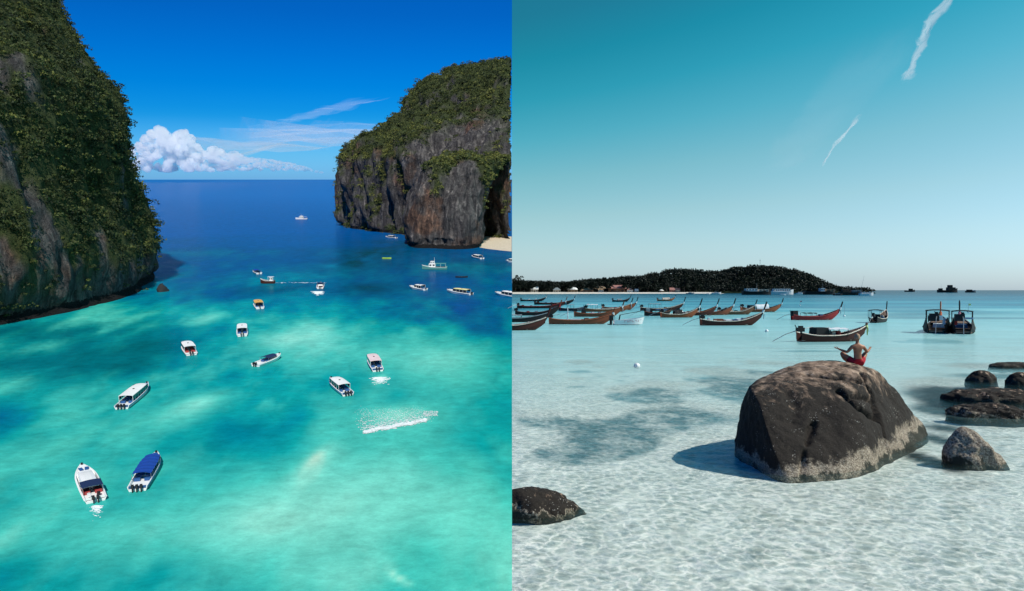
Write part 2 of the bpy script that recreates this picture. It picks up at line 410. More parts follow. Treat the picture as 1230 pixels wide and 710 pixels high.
def cliff(name, path, prof, nu, nv, seed, vegfun, clump, nclump, per, leaf, cutx=None, amp=(7, 2.6, .9), label=None, clipmin=None):
    """a rock wall: the base path is carried up through the profile (dx, dy, z), then roughened"""
    B = resample(path, nu); pr = np.array(prof, float)
    s = np.r_[0, np.cumsum(np.linalg.norm(np.diff(pr, axis=0), axis=1))]; u = np.linspace(0, s[-1], nv)
    prr = np.stack([np.interp(u, s, pr[:, k]) for k in range(3)], -1)
    V = np.zeros((nu, nv, 3)); V[..., 0] = B[:, None, 0]+prr[None, :, 0]; V[..., 1] = B[:, None, 1]+prr[None, :, 1]; V[..., 2] = prr[None, :, 2]
    du = np.gradient(V, axis=0); dv = np.gradient(V, axis=1); Nn = np.cross(du, dv); Nn /= np.linalg.norm(Nn, axis=-1, keepdims=True)+1e-9
    q = V+seed*31.7
    g = fbm(q*np.array([.028, .028, .016]), 4)*amp[0] + fbm(q*np.array([.11, .11, .035])+5, 4)*amp[1] + fbm(q*np.array([.35, .35, .14])+9, 3)*amp[2]
    rid = 1-np.abs(fbm(q*np.array([.05, .05, .012])+3, 3)); g += (rid-.7)*amp[1]*1.6
    k = smooth(0, 6, V[..., 2])*.8+.2
    V = V+Nn*(g*k)[..., None]
    V[..., 2] = np.where(prr[None, :, 2] <= .01, -1.5, np.maximum(V[..., 2], -1.2))
    du = np.gradient(V, axis=0); dv = np.gradient(V, axis=1); Nn = np.cross(du, dv); Nn /= np.linalg.norm(Nn, axis=-1, keepdims=True)+1e-9
    P = V.reshape(-1, 3); N2 = Nn.reshape(-1, 3)
    veg = np.clip(vegfun(P, N2), 0, 1)
    F = gridfaces(nu, nv)
    if cutx is not None:
        ok = (P[F][:, :, 0] < cutx).all(1); F = F[ok]
    o = npmesh(name, P, F, CLIFF, ML, True, attrs={'veg': veg*.9}); tag(o, label, None, None, 'structure')
    # trees and shrubs rooted in the rock
    p = veg**1.3+1e-6
    if cutx is not None: p = p*(P[:, 0] < cutx-2)
    # area weight
    A = np.linalg.norm(np.cross(du, dv), axis=-1).reshape(-1); p = p*A; p /= p.sum()
    pick = rng.choice(len(P), nclump, p=p)
    C = P[pick]+N2[pick]*clump*.35+rng.normal(size=(nclump, 3))*.5
    rad = clump*(.40+1.35*rng.random(nclump)**2.2)
    sh = .33+.22*fbm(C*.05, 3)+.22*rng.normal(size=nclump)
    extra = vegfun(P[pick], N2[pick], grass=True)
    sh = sh+extra
    V2, F2, L2 = leaf_cloud(C, rad, per, leaf, sh)
    if cutx is not None:
        ok = (V2[F2][:, :, 0] < cutx).all(1); F2 = F2[ok]
    o2 = npmesh('cliff_vegetation', V2, F2, LEAF_CLIFF, ML, attrs={'leaf': L2})
    return o, o2
# left headland
tipd = lpt(182, 345).y
def prof_from(sil, base, depth, sx, yk, top):
    p = [(0, 0, 0)]
    for (px, py) in sil:
        q = ldepth(px, py, depth); b = ldepth(base, py, depth)
        p.append(((q.x-b.x)*sx, abs(q.x-b.x)*yk, q.z))
    return p+top(p[-1])
silL = [(173, 337), (178, 325), (179, 300), (173, 275), (165, 248), (157, 215), (153, 180), (145, 140), (135, 110), (112, 86), (87, 46), (66, 16), (54, 0), (30, -40), (0, -75)]
pL = prof_from(silL, 182, tipd+8, 1, .35, lambda l: [(l[0]-60, l[1]+40, l[2]+14)])
pathL = [lpt(-330, 470), lpt(-150, 430), lpt(-60, 405), lpt(0, 391), lpt(60, 380), lpt(120, 367), lpt(158, 355), lpt(171, 349), lpt(175, 343)]
e = Vector(pathL[-1]); pathL += [e+Vector((-6, 22, 0)), e+Vector((-28, 55, 0)), e+Vector((-90, 95, 0)), e+Vector((-200, 130, 0))]
def vegL(P, N, grass=False):
    if grass: return .18*smooth(.2, .8, fbm(P*np.array([.06, .06, .06])+4, 3))*smooth(70, 10, P[:, 2])
    n = fbm(P*np.array([.05, .05, .022])+2, 4); n2 = fbm(P*np.array([.13, .13, .035])+8, 3)
    return smooth(-.30, .15, n*.55+n2*.75+.004*P[:, 2]+.22)*smooth(5, 20, P[:, 2]+9*n2)
cl, clv = cliff('limestone_cliff', pathL, pL, 330, 250, 1, vegL, 2.3, 11000, 50, .40, amp=(4.5, 2.4, .9), label='steep jungle-covered limestone headland rising from the lagoon with an undercut dark waterline')
tag(clv, 'dense green trees and shrubs clinging to the towering headland', 'vegetation', None, 'stuff')
# right island: main wall
dR = lpt(409, 270).y
silR = [(410, 268), (406, 255), (406, 225), (410, 195), (418, 177), (431, 164), (450, 154), (468, 140), (484, 111), (499, 93), (520, 78), (545, 67), (580, 57)]
pR = prof_from(silR, 409, dR+8, 1, 1.25, lambda l: [(l[0]+40, l[1]+60, l[2]+1), (l[0]+120, l[1]+140, l[2]-10)])
b0 = lpt(409, 269)
pathR = [b0+Vector((260, 330, 0)), b0+Vector((90, 190, 0)), b0+Vector((22, 95, 0)), b0+Vector((2, 30, 0)), b0, lpt(420, 274), lpt(450, 278), lpt(485, 282), lpt(530, 285), lpt(580, 289), lpt(640, 292), lpt(800, 296)]
def vegR(P, N, grass=False):
    n = fbm(P*np.array([.03, .03, .02])+2, 4); n2 = fbm(P*np.array([.1, .1, .04])+8, 3)
    up = smooth(.05, .5, N[:, 2]+.2*n2)
    if grass: return .45*smooth(.05, .5, n2)*smooth(115, 75, P[:, 2])*smooth(8, 20, P[:, 2])+.10
    bare = 0
    for px, py, r in ((565, 165, 26), (520, 190, 20), (590, 180, 22)):
        q = np.array(ldepth(px, py, 640)); bare = bare+np.exp(-(((P-q)/np.array([r, 60, r*.8]))**2).sum(1))
    return np.clip(np.maximum(smooth(-.15, .35, n+.45*n2+.010*(P[:, 2]-90))*smooth(6, 30, P[:, 2]), up)-1.3*bare*(1+.5*n2), 0, 1)
cr_, crv = cliff('limestone_cliff', pathR, pR, 330, 210, 2, vegR, 3.1, 8000, 42, .56, cutx=-.3, amp=(7, 4.0, 1.6), label='rounded grey limestone island with green scrub on its top and a reddish streaked base')
tag(crv, 'green scrub and trees over the top of the rounded grey island', 'vegetation', None, 'stuff')
# its front buttress above the beach
f0 = lpt(492, 296)
pathB = [lpt(500, 286)+Vector((0, 12, 0)), lpt(490, 288), lpt(490, 294), lpt(498, 297.5), lpt(520, 298.5), lpt(548, 299.5), lpt(570, 298), lpt(577, 294), lpt(581, 288), lpt(590, 284)+Vector((0, 25, 0))]
pB = [(0, 0, 0), (.5, 1.5, 3), (-.5, 0, 7), (-.3, 1, 22), (3, 3, 36), (7, 6, 46), (12, 12, 54), (18, 22, 60), (24, 40, 64), (30, 70, 66)]
def vegB(P, N, grass=False):
    n = fbm(P*np.array([.06, .06, .03])+6, 4)
    if grass: return .42+0*n
    return smooth(.1, .6, n+.035*(P[:, 2]-44))*.95
cb_, cbv = cliff('cliff_buttress', pathB, pB, 200, 130, 3, vegB, 2.2, 900, 40, .55, cutx=-.3, amp=(4, 2.6, 1.1), label='bare grey and ochre rock buttress at the foot of the rounded island')
tag(cbv, 'yellow-green grass tufts on the ledge of the bare buttress', 'vegetation', None, 'stuff')
# beach at its foot
t = NT('beach_sand'); v = t.obj(); c = t.ramp(t.noise(v, .8, 6, .7), [(.3, (.46, .38, .28)), (.7, (.66, .57, .45))]); SAND = t.done(t.principled(c, .95, t.bump(t.noise(v, 2, 4), .5, .2), .1))
def strip(name, front, back, zf, zb, n, mat, M, label=None, steps=5, rough=.15):
    A = resample(front, n); B = resample(back, n); V = np.zeros((n, steps, 3))
    for j in range(steps):
        k = j/(steps-1); V[:, j, :2] = A*(1-k)+B*k; V[:, j, 2] = zf*(1-k)+zb*k
    V[..., 2] += rough*fbm(V*.15, 3); V[:, 0, 2] = zf
    o = npmesh(name, V.reshape(-1, 3), gridfaces(n, steps), mat, M, True); return tag(o, label, None, None, 'structure')
strip('beach', [lpt(572, 297), lpt(585, 299.5), lpt(600, 301.5), lpt(614.6, 303)], [lpt(574, 288), lpt(585, 289), lpt(600, 289), lpt(614.6, 289)], -.2, 3.2, 30, SAND, ML)

# =================================================================== RIGHT PLACE: sand bed and clear water
def bay():
    nr, na = 420, 340
    rr = np.exp(np.linspace(math.log(7), math.log(40000), nr)); aa = np.linspace(0, .82, na)
    X = aa[:, None]*rr[None, :]; Y = np.repeat(rr[None, :], na, 0); x = X.ravel(); y = Y.ravel()
    n1 = fbm(np.c_[x*.05, y*.05, 0*x], 4); n2 = fbm(np.c_[x*.30, y*.14+.05*x, 0*x+4], 5)
    dep = .15+.16*smooth(19, 32, y)+.65*smooth(28, 70, y)+2.2*smooth(60, 240, y)+6*smooth(200, 700, y)
    zb = -dep+(.05*n1+.02*n2)*smooth(8, 40, y)
    def blob(px, py, rx, ry, ang=0.0):
        c = rpt(px, py); sx = abs((rpt(px+rx, py)-c).x); sy = abs((rpt(px, py-ry)-rpt(px, py+ry)).y)/2
        ux = (x-c.x); uy = (y-c.y); ca, sa = math.cos(ang), math.sin(ang)
        return np.exp(-(((ux*ca+uy*sa)/sx)**2+((-ux*sa+uy*ca)/sy)**2))
    weed = 0
    for b in ((720, 522, 55, 13), (800, 492, 70, 10), (850, 462, 60, 8), (760, 503, 40, 8), (640, 500, 70, 6), (880, 447, 55, 5), (900, 470, 40, 6),
              (935, 437, 50, 4), (720, 440, 12, 2), (745, 446, 10, 2), (690, 455, 16, 2), (705, 435, 20, 2), (760, 470, 45, 5), (680, 540, 40, 8)):
        weed = weed+blob(*b)
    rocky = 0
    for b in ((1150, 470, 40, 6), (1180, 462, 60, 8), (1200, 490, 60, 12), (1135, 505, 30, 8), (1140, 485, 40, 8), (1205, 440, 60, 4), (1180, 475, 70, 16), (1130, 520, 22, 10), (1120, 548, 20, 14)):
        rocky = rocky+blob(*b)
    wmask = np.clip(smooth(.25, .9, weed+.95*n2*smooth(.05, .3, weed)+.30*n1)*1.0, 0, 1)*.85
    rmask = np.clip(smooth(.12, .7, rocky+.30*n2*smooth(.05, .3, rocky)), 0, 1)
    # --- sand bed
    t = NT('sea_sand'); v = t.obj()
    vor = t.n('ShaderNodeTexVoronoi', feature='SMOOTH_F1'); vor.inputs['Scale'].default_value = 2.3; vor.inputs['Smoothness'].default_value = .5
    dv = t.n('ShaderNodeVectorMath', operation='ADD'); nz = t.n('ShaderNodeTexNoise'); nz.inputs['Scale'].default_value = 1.6; nz.inputs['Detail'].default_value = 3
    t.l(v, nz.inputs['Vector']); sc = t.n('ShaderNodeVectorMath', operation='SCALE'); sc.inputs['Scale'].default_value = .55
    t.l(nz.outputs['Color'], sc.inputs[0]); t.l(v, dv.inputs[0]); t.l(sc.outputs[0], dv.inputs[1]); t.l(dv.outputs[0], vor.inputs['Vector'])
    c = t.ramp(t.noise(v, .9, 6, .65), [(.3, (.78, .79, .72)), (.7, (.94, .94, .88))])
    c = t.mix(t.math('MULTIPLY', t.attr('weed'), t.ramp(t.noise(t.obj((.8, .5, 1)), 1.1, 7, .7), [(.34, .25), (.56, 1.0)])), c, (.004, .15, .19)); c = t.mix(t.attr('rocky'), c, (.012, .022, .024))
    nb = t.bump(vor.outputs['Distance'], .35, .10)
    bed = t.done(t.principled(c, .9, nb, .1))
    V = np.stack([x, y, zb], -1)
    keep = rr < 400; nk = int(keep.sum())
    Vb = V.reshape(na, nr, 3)[:, :nk].reshape(-1, 3); sel = lambda a: a.reshape(na, nr)[:, :nk].ravel()
    ob = npmesh('seabed', Vb, gridfaces(na, nk), bed, MR, True, attrs={'weed': sel(wmask), 'rocky': sel(rmask)}); tag(ob, kind='structure')
    # --- water: clear over the sand, taking on its own colour with depth
    opac = .0+.04*smooth(12, 26, y)+.40*smooth(22, 60, y)+.28*smooth(50, 110, y)+.28*smooth(100, 260, y)
    opac = np.clip(opac+.05*n2*smooth(10, 60, y), 0, 1)
    opac = opac*(1-.75*wmask*smooth(90, 40, y))*(1-.8*rmask*smooth(80, 45, y))
    streak = fbm(np.c_[x*.012+3, y*.05, 0*x+2], 4)
    ly = np.log(y)
    dcol = np.array([0, 40, 85, 120, 160, 210, 300, 450, 700, 1500, 6000, 40000.])
    ccol = np.array([srgb(*c) for c in ((186, 228, 226), (172, 226, 226), (164, 224, 226), (146, 214, 220), (124, 198, 206), (84, 172, 188), (50, 142, 164), (30, 116, 142), (16, 92, 118), (4, 70, 94), (3, 62, 86), (3, 60, 84))])
    yy = y*(1+.30*streak*smooth(60, 160, y))
    C = np.stack([np.interp(np.log(yy+1), np.log(dcol+1), ccol[:, k]) for k in range(3)], -1)
    drk = (smooth(.18, .6, fbm(np.c_[x*.02+8, y*.045, 0*x+6], 4))*smooth(120, 200, y)*smooth(1200, 300, y)*.55)[:, None]
    C = C*(1-drk)+np.array(srgb(30, 112, 140))*drk
    nearm = smooth(90, 45, y); dk = (np.maximum(.75*rmask, .35*wmask)*nearm)[:, None]; C = C*(1-dk)+np.array(srgb(28, 92, 104))*dk
    right = (smooth(.38, .55, x/y)*smooth(95, 140, y)*smooth(420, 250, y)*smooth(-.1, .4, fbm(np.c_[x*.015, y*.05, 0*x+16], 3))*.6)[:, None]
    C = C*(1-right)+np.array(srgb(30, 110, 136))*right
    t = NT('bay_water'); v = t.obj(); vs = t.obj((.55, 1.0, 1))
    w1 = t.noise(vs, 3.4, 5, .6, .8); w2 = t.noise(vs, .9, 4, .55, .5); w3 = t.noise(t.obj((.25, 1, 1)), .16, 4, .6)
    nb = t.bump(w3, .28, 1.2, t.bump(w2, .40, .16, t.bump(w1, .55, .055)))
    col = t.attr('water_colour', 'Color')
    fs = t.ramp(t.noise(t.obj((.12, .8, 1)), .55, 6, .7), [(.3, .88), (.5, 1.0), (.7, 1.08)])
    col = t.mix(1.0, col, fs, 'MULTIPLY')
    dif = t.n('ShaderNodeBsdfDiffuse'); t.l(col, dif.inputs[0]); t.l(nb, dif.inputs['Normal'])
    # caustic light drawn into the transmission tint: bright cell edges, darker cells
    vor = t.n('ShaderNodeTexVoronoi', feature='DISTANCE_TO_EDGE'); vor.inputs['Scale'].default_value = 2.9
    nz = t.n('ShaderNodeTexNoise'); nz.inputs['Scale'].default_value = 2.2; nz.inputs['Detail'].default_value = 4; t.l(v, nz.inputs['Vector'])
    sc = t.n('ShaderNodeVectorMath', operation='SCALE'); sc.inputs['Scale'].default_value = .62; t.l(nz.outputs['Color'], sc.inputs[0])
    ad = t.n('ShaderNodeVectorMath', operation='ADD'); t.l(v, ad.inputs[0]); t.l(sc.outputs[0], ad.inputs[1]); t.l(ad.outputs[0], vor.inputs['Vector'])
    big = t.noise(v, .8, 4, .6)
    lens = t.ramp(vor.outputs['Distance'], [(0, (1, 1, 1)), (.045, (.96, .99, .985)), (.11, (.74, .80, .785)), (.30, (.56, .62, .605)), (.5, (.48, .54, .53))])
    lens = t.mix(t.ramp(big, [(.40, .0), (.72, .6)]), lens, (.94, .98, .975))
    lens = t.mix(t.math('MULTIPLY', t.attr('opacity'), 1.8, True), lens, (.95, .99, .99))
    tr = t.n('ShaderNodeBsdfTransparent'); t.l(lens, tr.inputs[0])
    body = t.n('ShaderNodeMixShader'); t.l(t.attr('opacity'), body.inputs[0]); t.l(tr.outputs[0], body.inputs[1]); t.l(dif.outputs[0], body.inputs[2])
    gl = t.n('ShaderNodeBsdfGlossy'); gl.inputs['Roughness'].default_value = .12; t.l(nb, gl.inputs['Normal'])
    fr = t.n('ShaderNodeFresnel'); fr.inputs['IOR'].default_value = 1.33; t.l(nb, fr.inputs['Normal'])
    fac = t.math('MULTIPLY', fr.outputs[0], .42, True)
    mx = t.n('ShaderNodeMixShader'); t.l(fac, mx.inputs[0]); t.l(body.outputs[0], mx.inputs[1]); t.l(gl.outputs[0], mx.inputs[2])
    m = t.done(mx.outputs[0])
    V2 = np.stack([x, y, 0*x], -1)
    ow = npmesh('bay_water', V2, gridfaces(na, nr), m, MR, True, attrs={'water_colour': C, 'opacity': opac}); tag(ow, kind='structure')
bay()

# =================================================================== RIGHT PLACE: wooded shore
HD = 1180.0
sky_line = [(560, 337), (615, 336.5), (640, 338), (680, 338.5), (715, 335.5), (745, 333), (775, 331), (800, 325), (822, 323), (840, 325), (862, 326), (885, 321), (905, 319.5), (930, 320), (955, 324), (972, 330), (985, 338), (996, 345), (1004, 349), (1020, 352)]
def hill():
    sx = np.array([rdepth(a, b, HD+90).x for a, b in sky_line]); sz = np.array([rdepth(a, b, HD+90).z for a, b in sky_line])-6
    nx, ny = 240, 60
    xs = np.linspace(0, sx[-1], nx); ys = np.linspace(HD-4, HD+260, ny)
    X, Y = np.meshgrid(xs, ys, indexing='ij'); ridge = np.maximum(np.interp(X, sx, sz), .6)
    t_ = (Y-HD)/90; k = np.where(t_ < 1, smooth(-.12, 1.0, t_), smooth(3.0, .9, t_))
    Z = 1.6+(ridge-1.6)*k+1.5*fbm(np.stack([X*.02, Y*.02, 0*X], -1), 3)*k
    Z[:, 0] = -.5
    t = NT('forest_floor'); v = t.obj(); c = t.ramp(t.noise(v, .1, 4), [(.3, (.006, .012, .008)), (.7, (.02, .03, .016))]); g = t.done(t.principled(c, 1, None, .05))
    tag(npmesh('hill', np.stack([X, Y, Z], -1).reshape(-1, 3), gridfaces(nx, ny), g, MR, True), 'low wooded headland behind the beach', None, None, 'structure')
    n = 3000
    px = rng.random(n)*sx[-1]; ty = rng.random(n)**1.1*1.25
    rz = np.maximum(np.interp(px, sx, sz), .6); kk = np.where(ty < 1, smooth(-.12, 1, ty), 1.0)
    C = np.c_[px, HD+2+90*ty, 1.6+(rz-1.6)*kk+2.6]
    rad = 3.4+7.0*rng.random(n)**2.4
    C = C[(px > 4)]; rad = rad[px > 4]
    sh = .33+.2*fbm(C*.03, 3)+.14*rng.normal(size=len(C))
    V, F, L = leaf_cloud(C, rad, 38, 1.25, sh, .95)
    ok = (V[F][:, :, 0] > .3).all(1)
    tag(npmesh('forest', V, F[ok], LEAF_HILL, MR, attrs={'leaf': L}), 'dark evergreen forest covering the low headland behind the beach', 'forest', None, 'stuff')
hill()
BW = paint('bleached_sand', (.62, .58, .52), .95, .2, .2)
f_ = [rpt(615.4, 353.3), rpt(660, 353.2), rpt(700, 353.0), rpt(760, 352.9), rpt(800, 352.8), rpt(840, 352.75), rpt(872, 352.7)]
strip('shore', f_, [Vector((p.x, HD+14, 0)) for p in f_], -.1, 2.2, 60, BW, MR, 'pale sand beach along the foot of the wooded headland', 4, .1)

# =================================================================== clouds of the left place
def cloud_mat():
    t = NT('cumulus'); pv = t.n('ShaderNodeVolumePrincipled'); pv.inputs['Color'].default_value = (1, 1, 1, 1); pv.inputs['Density'].default_value = .018; pv.inputs['Anisotropy'].default_value = .2
    t.l(pv.outputs[0], t.out.inputs['Volume']); return t.m
def cumulus():
    D = 12000.0
    prof = [(150, 180), (158, 177), (166, 170), (176, 160), (184, 155), (192, 150.5), (199, 155), (206, 160), (214, 157), (221, 155), (229, 160), (236, 172), (246, 183), (256, 175), (264, 178), (272, 184), (282, 181), (294, 188), (310, 190), (330, 192), (350, 196), (360, 198.5), (368, 201), (374, 203), (380, 204.5), (386, 205.5)]
    pb = np.array([p[0] for p in prof]); ph = np.array([p[1] for p in prof])
    bm = bmesh.new(); bmesh.ops.create_icosphere(bm, subdivisions=3, radius=1); S = np.array([v.co[:] for v in bm.verts]); SF = np.array([[v.index for v in f.verts] for f in bm.faces]); bm.free()
    VV, FF = [], []; off = 0
    base = 207.0
    lst = []
    for i in range(650):
        px = rng.uniform(152, 372); top = np.interp(px, pb, ph); hgt = base-top
        r = np.clip(hgt*rng.uniform(.05, .14), 1.4, 5.5); k = rng.random()**.7
        py = base-2-(hgt-r-1)*k
        lst.append((px, py, r, rng.uniform(-1, 1)*min(hgt, 30)*6))
    for px, hh in prof:
        r = max(1.6, (base-hh)*.12); lst.append((px, hh+r*1.05, r, 0))
    for px, py, r, dy in lst:
        c = ldepth(px, py, D+dy); rm = r*D/FPX; wide = 1.05 if px < 250 else 1.7
        q = S*1.0; nrm = S
        dsp = 1+.26*fbm(S*1.7+px*3.1, 3)+.07*fbm(S*5+px, 3)
        q = np.array(c)+q*dsp[:, None]*rm*np.array([wide, 1, .92]); zb_ = ldepth(300, base, D).z+25*fbm(q*.002, 3); q[:, 2] = np.where(q[:, 2] < zb_, zb_+(q[:, 2]-zb_)*.12, q[:, 2]); VV.append(q); FF.append(SF+off); off += len(S)
    zl = ldepth(300, 212, D).z; zh = ldepth(300, 196, D).z
    o = npmesh('cloud', np.concatenate(VV), np.concatenate(FF), cloud_mat(), ML, True)
    tag(o, 'bright white towering cumulus bank low over the blue sea horizon', 'cloud')
cumulus()
def cirrus(name, M, pts, alt, width, label, cover, scale, seed, dens=.7, group=None):
    """thin ice cloud: a gently bent sheet at its real height, dissolved by stretched noise"""
    A = np.array([tuple(p) for p in pts]); n = 40; B = resample(A, n); zz = np.interp(np.linspace(0, 1, n), np.linspace(0, 1, len(A)), A[:, 2])
    tg = np.gradient(B, axis=0); tg /= np.linalg.norm(tg, axis=1)[:, None]; nm = np.c_[-tg[:, 1], tg[:, 0]]
    jit = fbm(np.c_[np.linspace(0, 9, n), np.full(n, seed*1.7), np.zeros(n)], 3); B = B+nm*(jit*width*(.28 if width < 200 else .1))[:, None]
    wid = width*(1+.6*fbm(np.c_[np.linspace(0, 7, n), np.full(n, seed*2.9+5), np.zeros(n)], 2)) if width < 200 else np.full(n, width)
    m = 9; V = np.zeros((n, m, 3)); U = np.zeros((n, m)); W = np.zeros((n, m))
    for j in range(m):
        k = j/(m-1)*2-1
        V[:, j, :2] = B+nm*k*wid[:, None]; V[:, j, 2] = zz+width*.12*fbm(np.c_[B*.0006, np.full(n, k+seed)], 3); W[:, j] = 1-abs(k); U[:, j] = np.linspace(0, 1, n)
    t = NT(name); 
    cx = t.n('ShaderNodeCombineXYZ'); t.l(t.math('MULTIPLY', t.attr('along'), scale[0]), cx.inputs[0]); t.l(t.math('MULTIPLY', t.attr('across'), scale[1]), cx.inputs[1]); cx.inputs[2].default_value = seed*3.7
    n1 = t.noise(cx.outputs[0], 1.0, 8, .62, 1.2)
    a = t.math('ADD', t.math('SUBTRACT', n1, .5), t.math('MULTIPLY', t.math('SUBTRACT', t.attr('fade'), cover), .55))
    al = t.math('MULTIPLY', t.math('MULTIPLY', t.ramp(a, [(.0, 0), (.30, 1)]), t.math('POWER', t.attr('fade'), .6)), dens, True)
    tl = t.n('ShaderNodeBsdfTranslucent'); tl.inputs[0].default_value = (.95, .96, .98, 1); df = t.n('ShaderNodeBsdfDiffuse'); df.inputs[0].default_value = (.9, .92, .95, 1)
    ms = t.n('ShaderNodeMixShader'); ms.inputs[0].default_value = .35; t.l(tl.outputs[0], ms.inputs[1]); t.l(df.outputs[0], ms.inputs[2])
    tr = t.n('ShaderNodeBsdfTransparent'); m2 = t.n('ShaderNodeMixShader'); t.l(al, m2.inputs[0]); t.l(tr.outputs[0], m2.inputs[1]); t.l(ms.outputs[0], m2.inputs[2])
    mat = t.done(m2.outputs[0])
    fade = np.minimum(1, W*1.6)*np.minimum(1, np.minimum(U, 1-U)*5)
    Wc = np.repeat(np.linspace(0, 1, m)[None], n, 0)
    o = npmesh('cirrus_cloud', V.reshape(-1, 3), gridfaces(n, m), mat, M, True, attrs={'along': U.ravel(), 'across': Wc.ravel(), 'fade': fade.ravel()})
    tag(o, label, 'cloud', group); return o
def lalt(px, py, alt): return lpt(px, py, HL+alt)
def ralt(px, py, alt): return rpt(px, py, EYE+alt)
cirrus('cirrus', ML, [lalt(150, 172, 3000), lalt(250, 172, 3000), lalt(340, 168, 3000), lalt(420, 160, 3000), lalt(500, 150, 3000)], 3000, 9000, 'thin veil of streaky white cloud above the cumulus bank', .45, (2, 9), 1, .15)
cirrus('cirrus_b', ML, [lalt(330, 150, 3000), lalt(390, 134, 3000), lalt(430, 123, 3000), lalt(475, 114, 3000)], 3000, 800, 'curved feathery wisp of cloud beside the rounded grey island', .35, (2.5, 3.5), 5, .16)
cirrus('contrail_a', MR, [ralt(1172, -45, 4000), ralt(1140, -4, 4000), ralt(1118, 30, 4000), ralt(1103, 60, 4000), ralt(1096, 82, 4000), ralt(1082, 108, 4000)], 4000, 120, 'ragged white cloud streak higher in the teal sky', .42, (11, 2.2), 2, .46)
cirrus('contrail_b', MR, [ralt(1040, 128, 4000), ralt(1020, 155, 4000), ralt(1000, 178, 4000), ralt(985, 205, 4000)], 4000, 95, 'ragged white cloud streak lower in the teal sky', .42, (11, 2.2), 8, .42)
cirrus('contrail_c', MR, [ralt(1100, 5, 4000), ralt(1040, 70, 4000), ralt(980, 150, 4000), ralt(925, 215, 4000)], 4000, 900, 'faint broad haze streak beside the ragged cloud streaks', .35, (3, 1.5), 4, .05)

# =================================================================== RIGHT PLACE: boulders
def boulder_mat(name, band, top_z, dark=.6, speck=True):
    t = NT(name); v = t.obj(); tc = t.n('ShaderNodeTexCoord'); sp = t.n('ShaderNodeSeparateXYZ'); t.l(tc.outputs['Object'], sp.inputs[0])
    big = t.noise(v, .9, 5, .6); mid = t.noise(v, 3.5, 6, .7); fine = t.noise(v, 22, 5, .75); vst = t.noise(t.obj((2.2, 2.2, .35)), 1.2, 5, .65, .5)
    tan = t.ramp(mid, [(.3, (.13, .08, .05)), (.5, (.30, .20, .14)), (.72, (.50, .37, .27))])
    blk = t.ramp(fine, [(.3, (.008, .0062, .005)), (.6, (.024, .018, .014)), (.8, (.07, .053, .04))])
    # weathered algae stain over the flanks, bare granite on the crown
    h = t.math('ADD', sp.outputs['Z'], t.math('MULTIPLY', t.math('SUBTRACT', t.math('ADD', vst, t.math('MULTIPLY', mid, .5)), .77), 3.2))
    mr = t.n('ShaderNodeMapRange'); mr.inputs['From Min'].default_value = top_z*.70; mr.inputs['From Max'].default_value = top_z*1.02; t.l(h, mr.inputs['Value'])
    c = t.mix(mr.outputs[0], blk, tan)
    # barnacle band at the tide line
    hb = t.math('ADD', sp.outputs['Z'], t.math('MULTIPLY', t.math('SUBTRACT', t.math('ADD', mid, big), 1.0), 1.1))
    if speck == 'big': hb = t.math('ADD', hb, t.math('MULTIPLY', t.math('SUBTRACT', 11.0, sp.outputs['X']), .075))
    mb = t.n('ShaderNodeMapRange'); mb.inputs['From Min'].default_value = band*1.25; mb.inputs['From Max'].default_value = band*.8; t.l(hb, mb.inputs['Value'])
    shell = t.ramp(fine, [(.36, (.03, .024, .018)), (.5, (.24, .19, .14)), (.66, (.50, .44, .35))])
    c = t.mix(mb.outputs[0], c, shell)
    mw = t.n('ShaderNodeMapRange'); mw.inputs['From Min'].default_value = .10; mw.inputs['From Max'].default_value = .0; t.l(hb, mw.inputs['Value'])
    c = t.mix(mw.outputs[0], c, (.03, .03, .022))
    if speck:
        vo = t.n('ShaderNodeTexVoronoi'); vo.inputs['Scale'].default_value = 19; t.l(v, vo.inputs['Vector'])
        sm = t.math('MULTIPLY', t.math('LESS_THAN', vo.outputs['Distance'], .2), t.ramp(t.noise(v, 2.2, 5, .7), [(.54, 0), (.60, 1)]))
        c = t.mix(t.math('MULTIPLY', sm, .85), c, (.5, .47, .42))
    nb = t.bump(fine, .5, .03, t.bump(mid, .5, .12))
    return t.done(t.principled(c, .88, nb, .22))
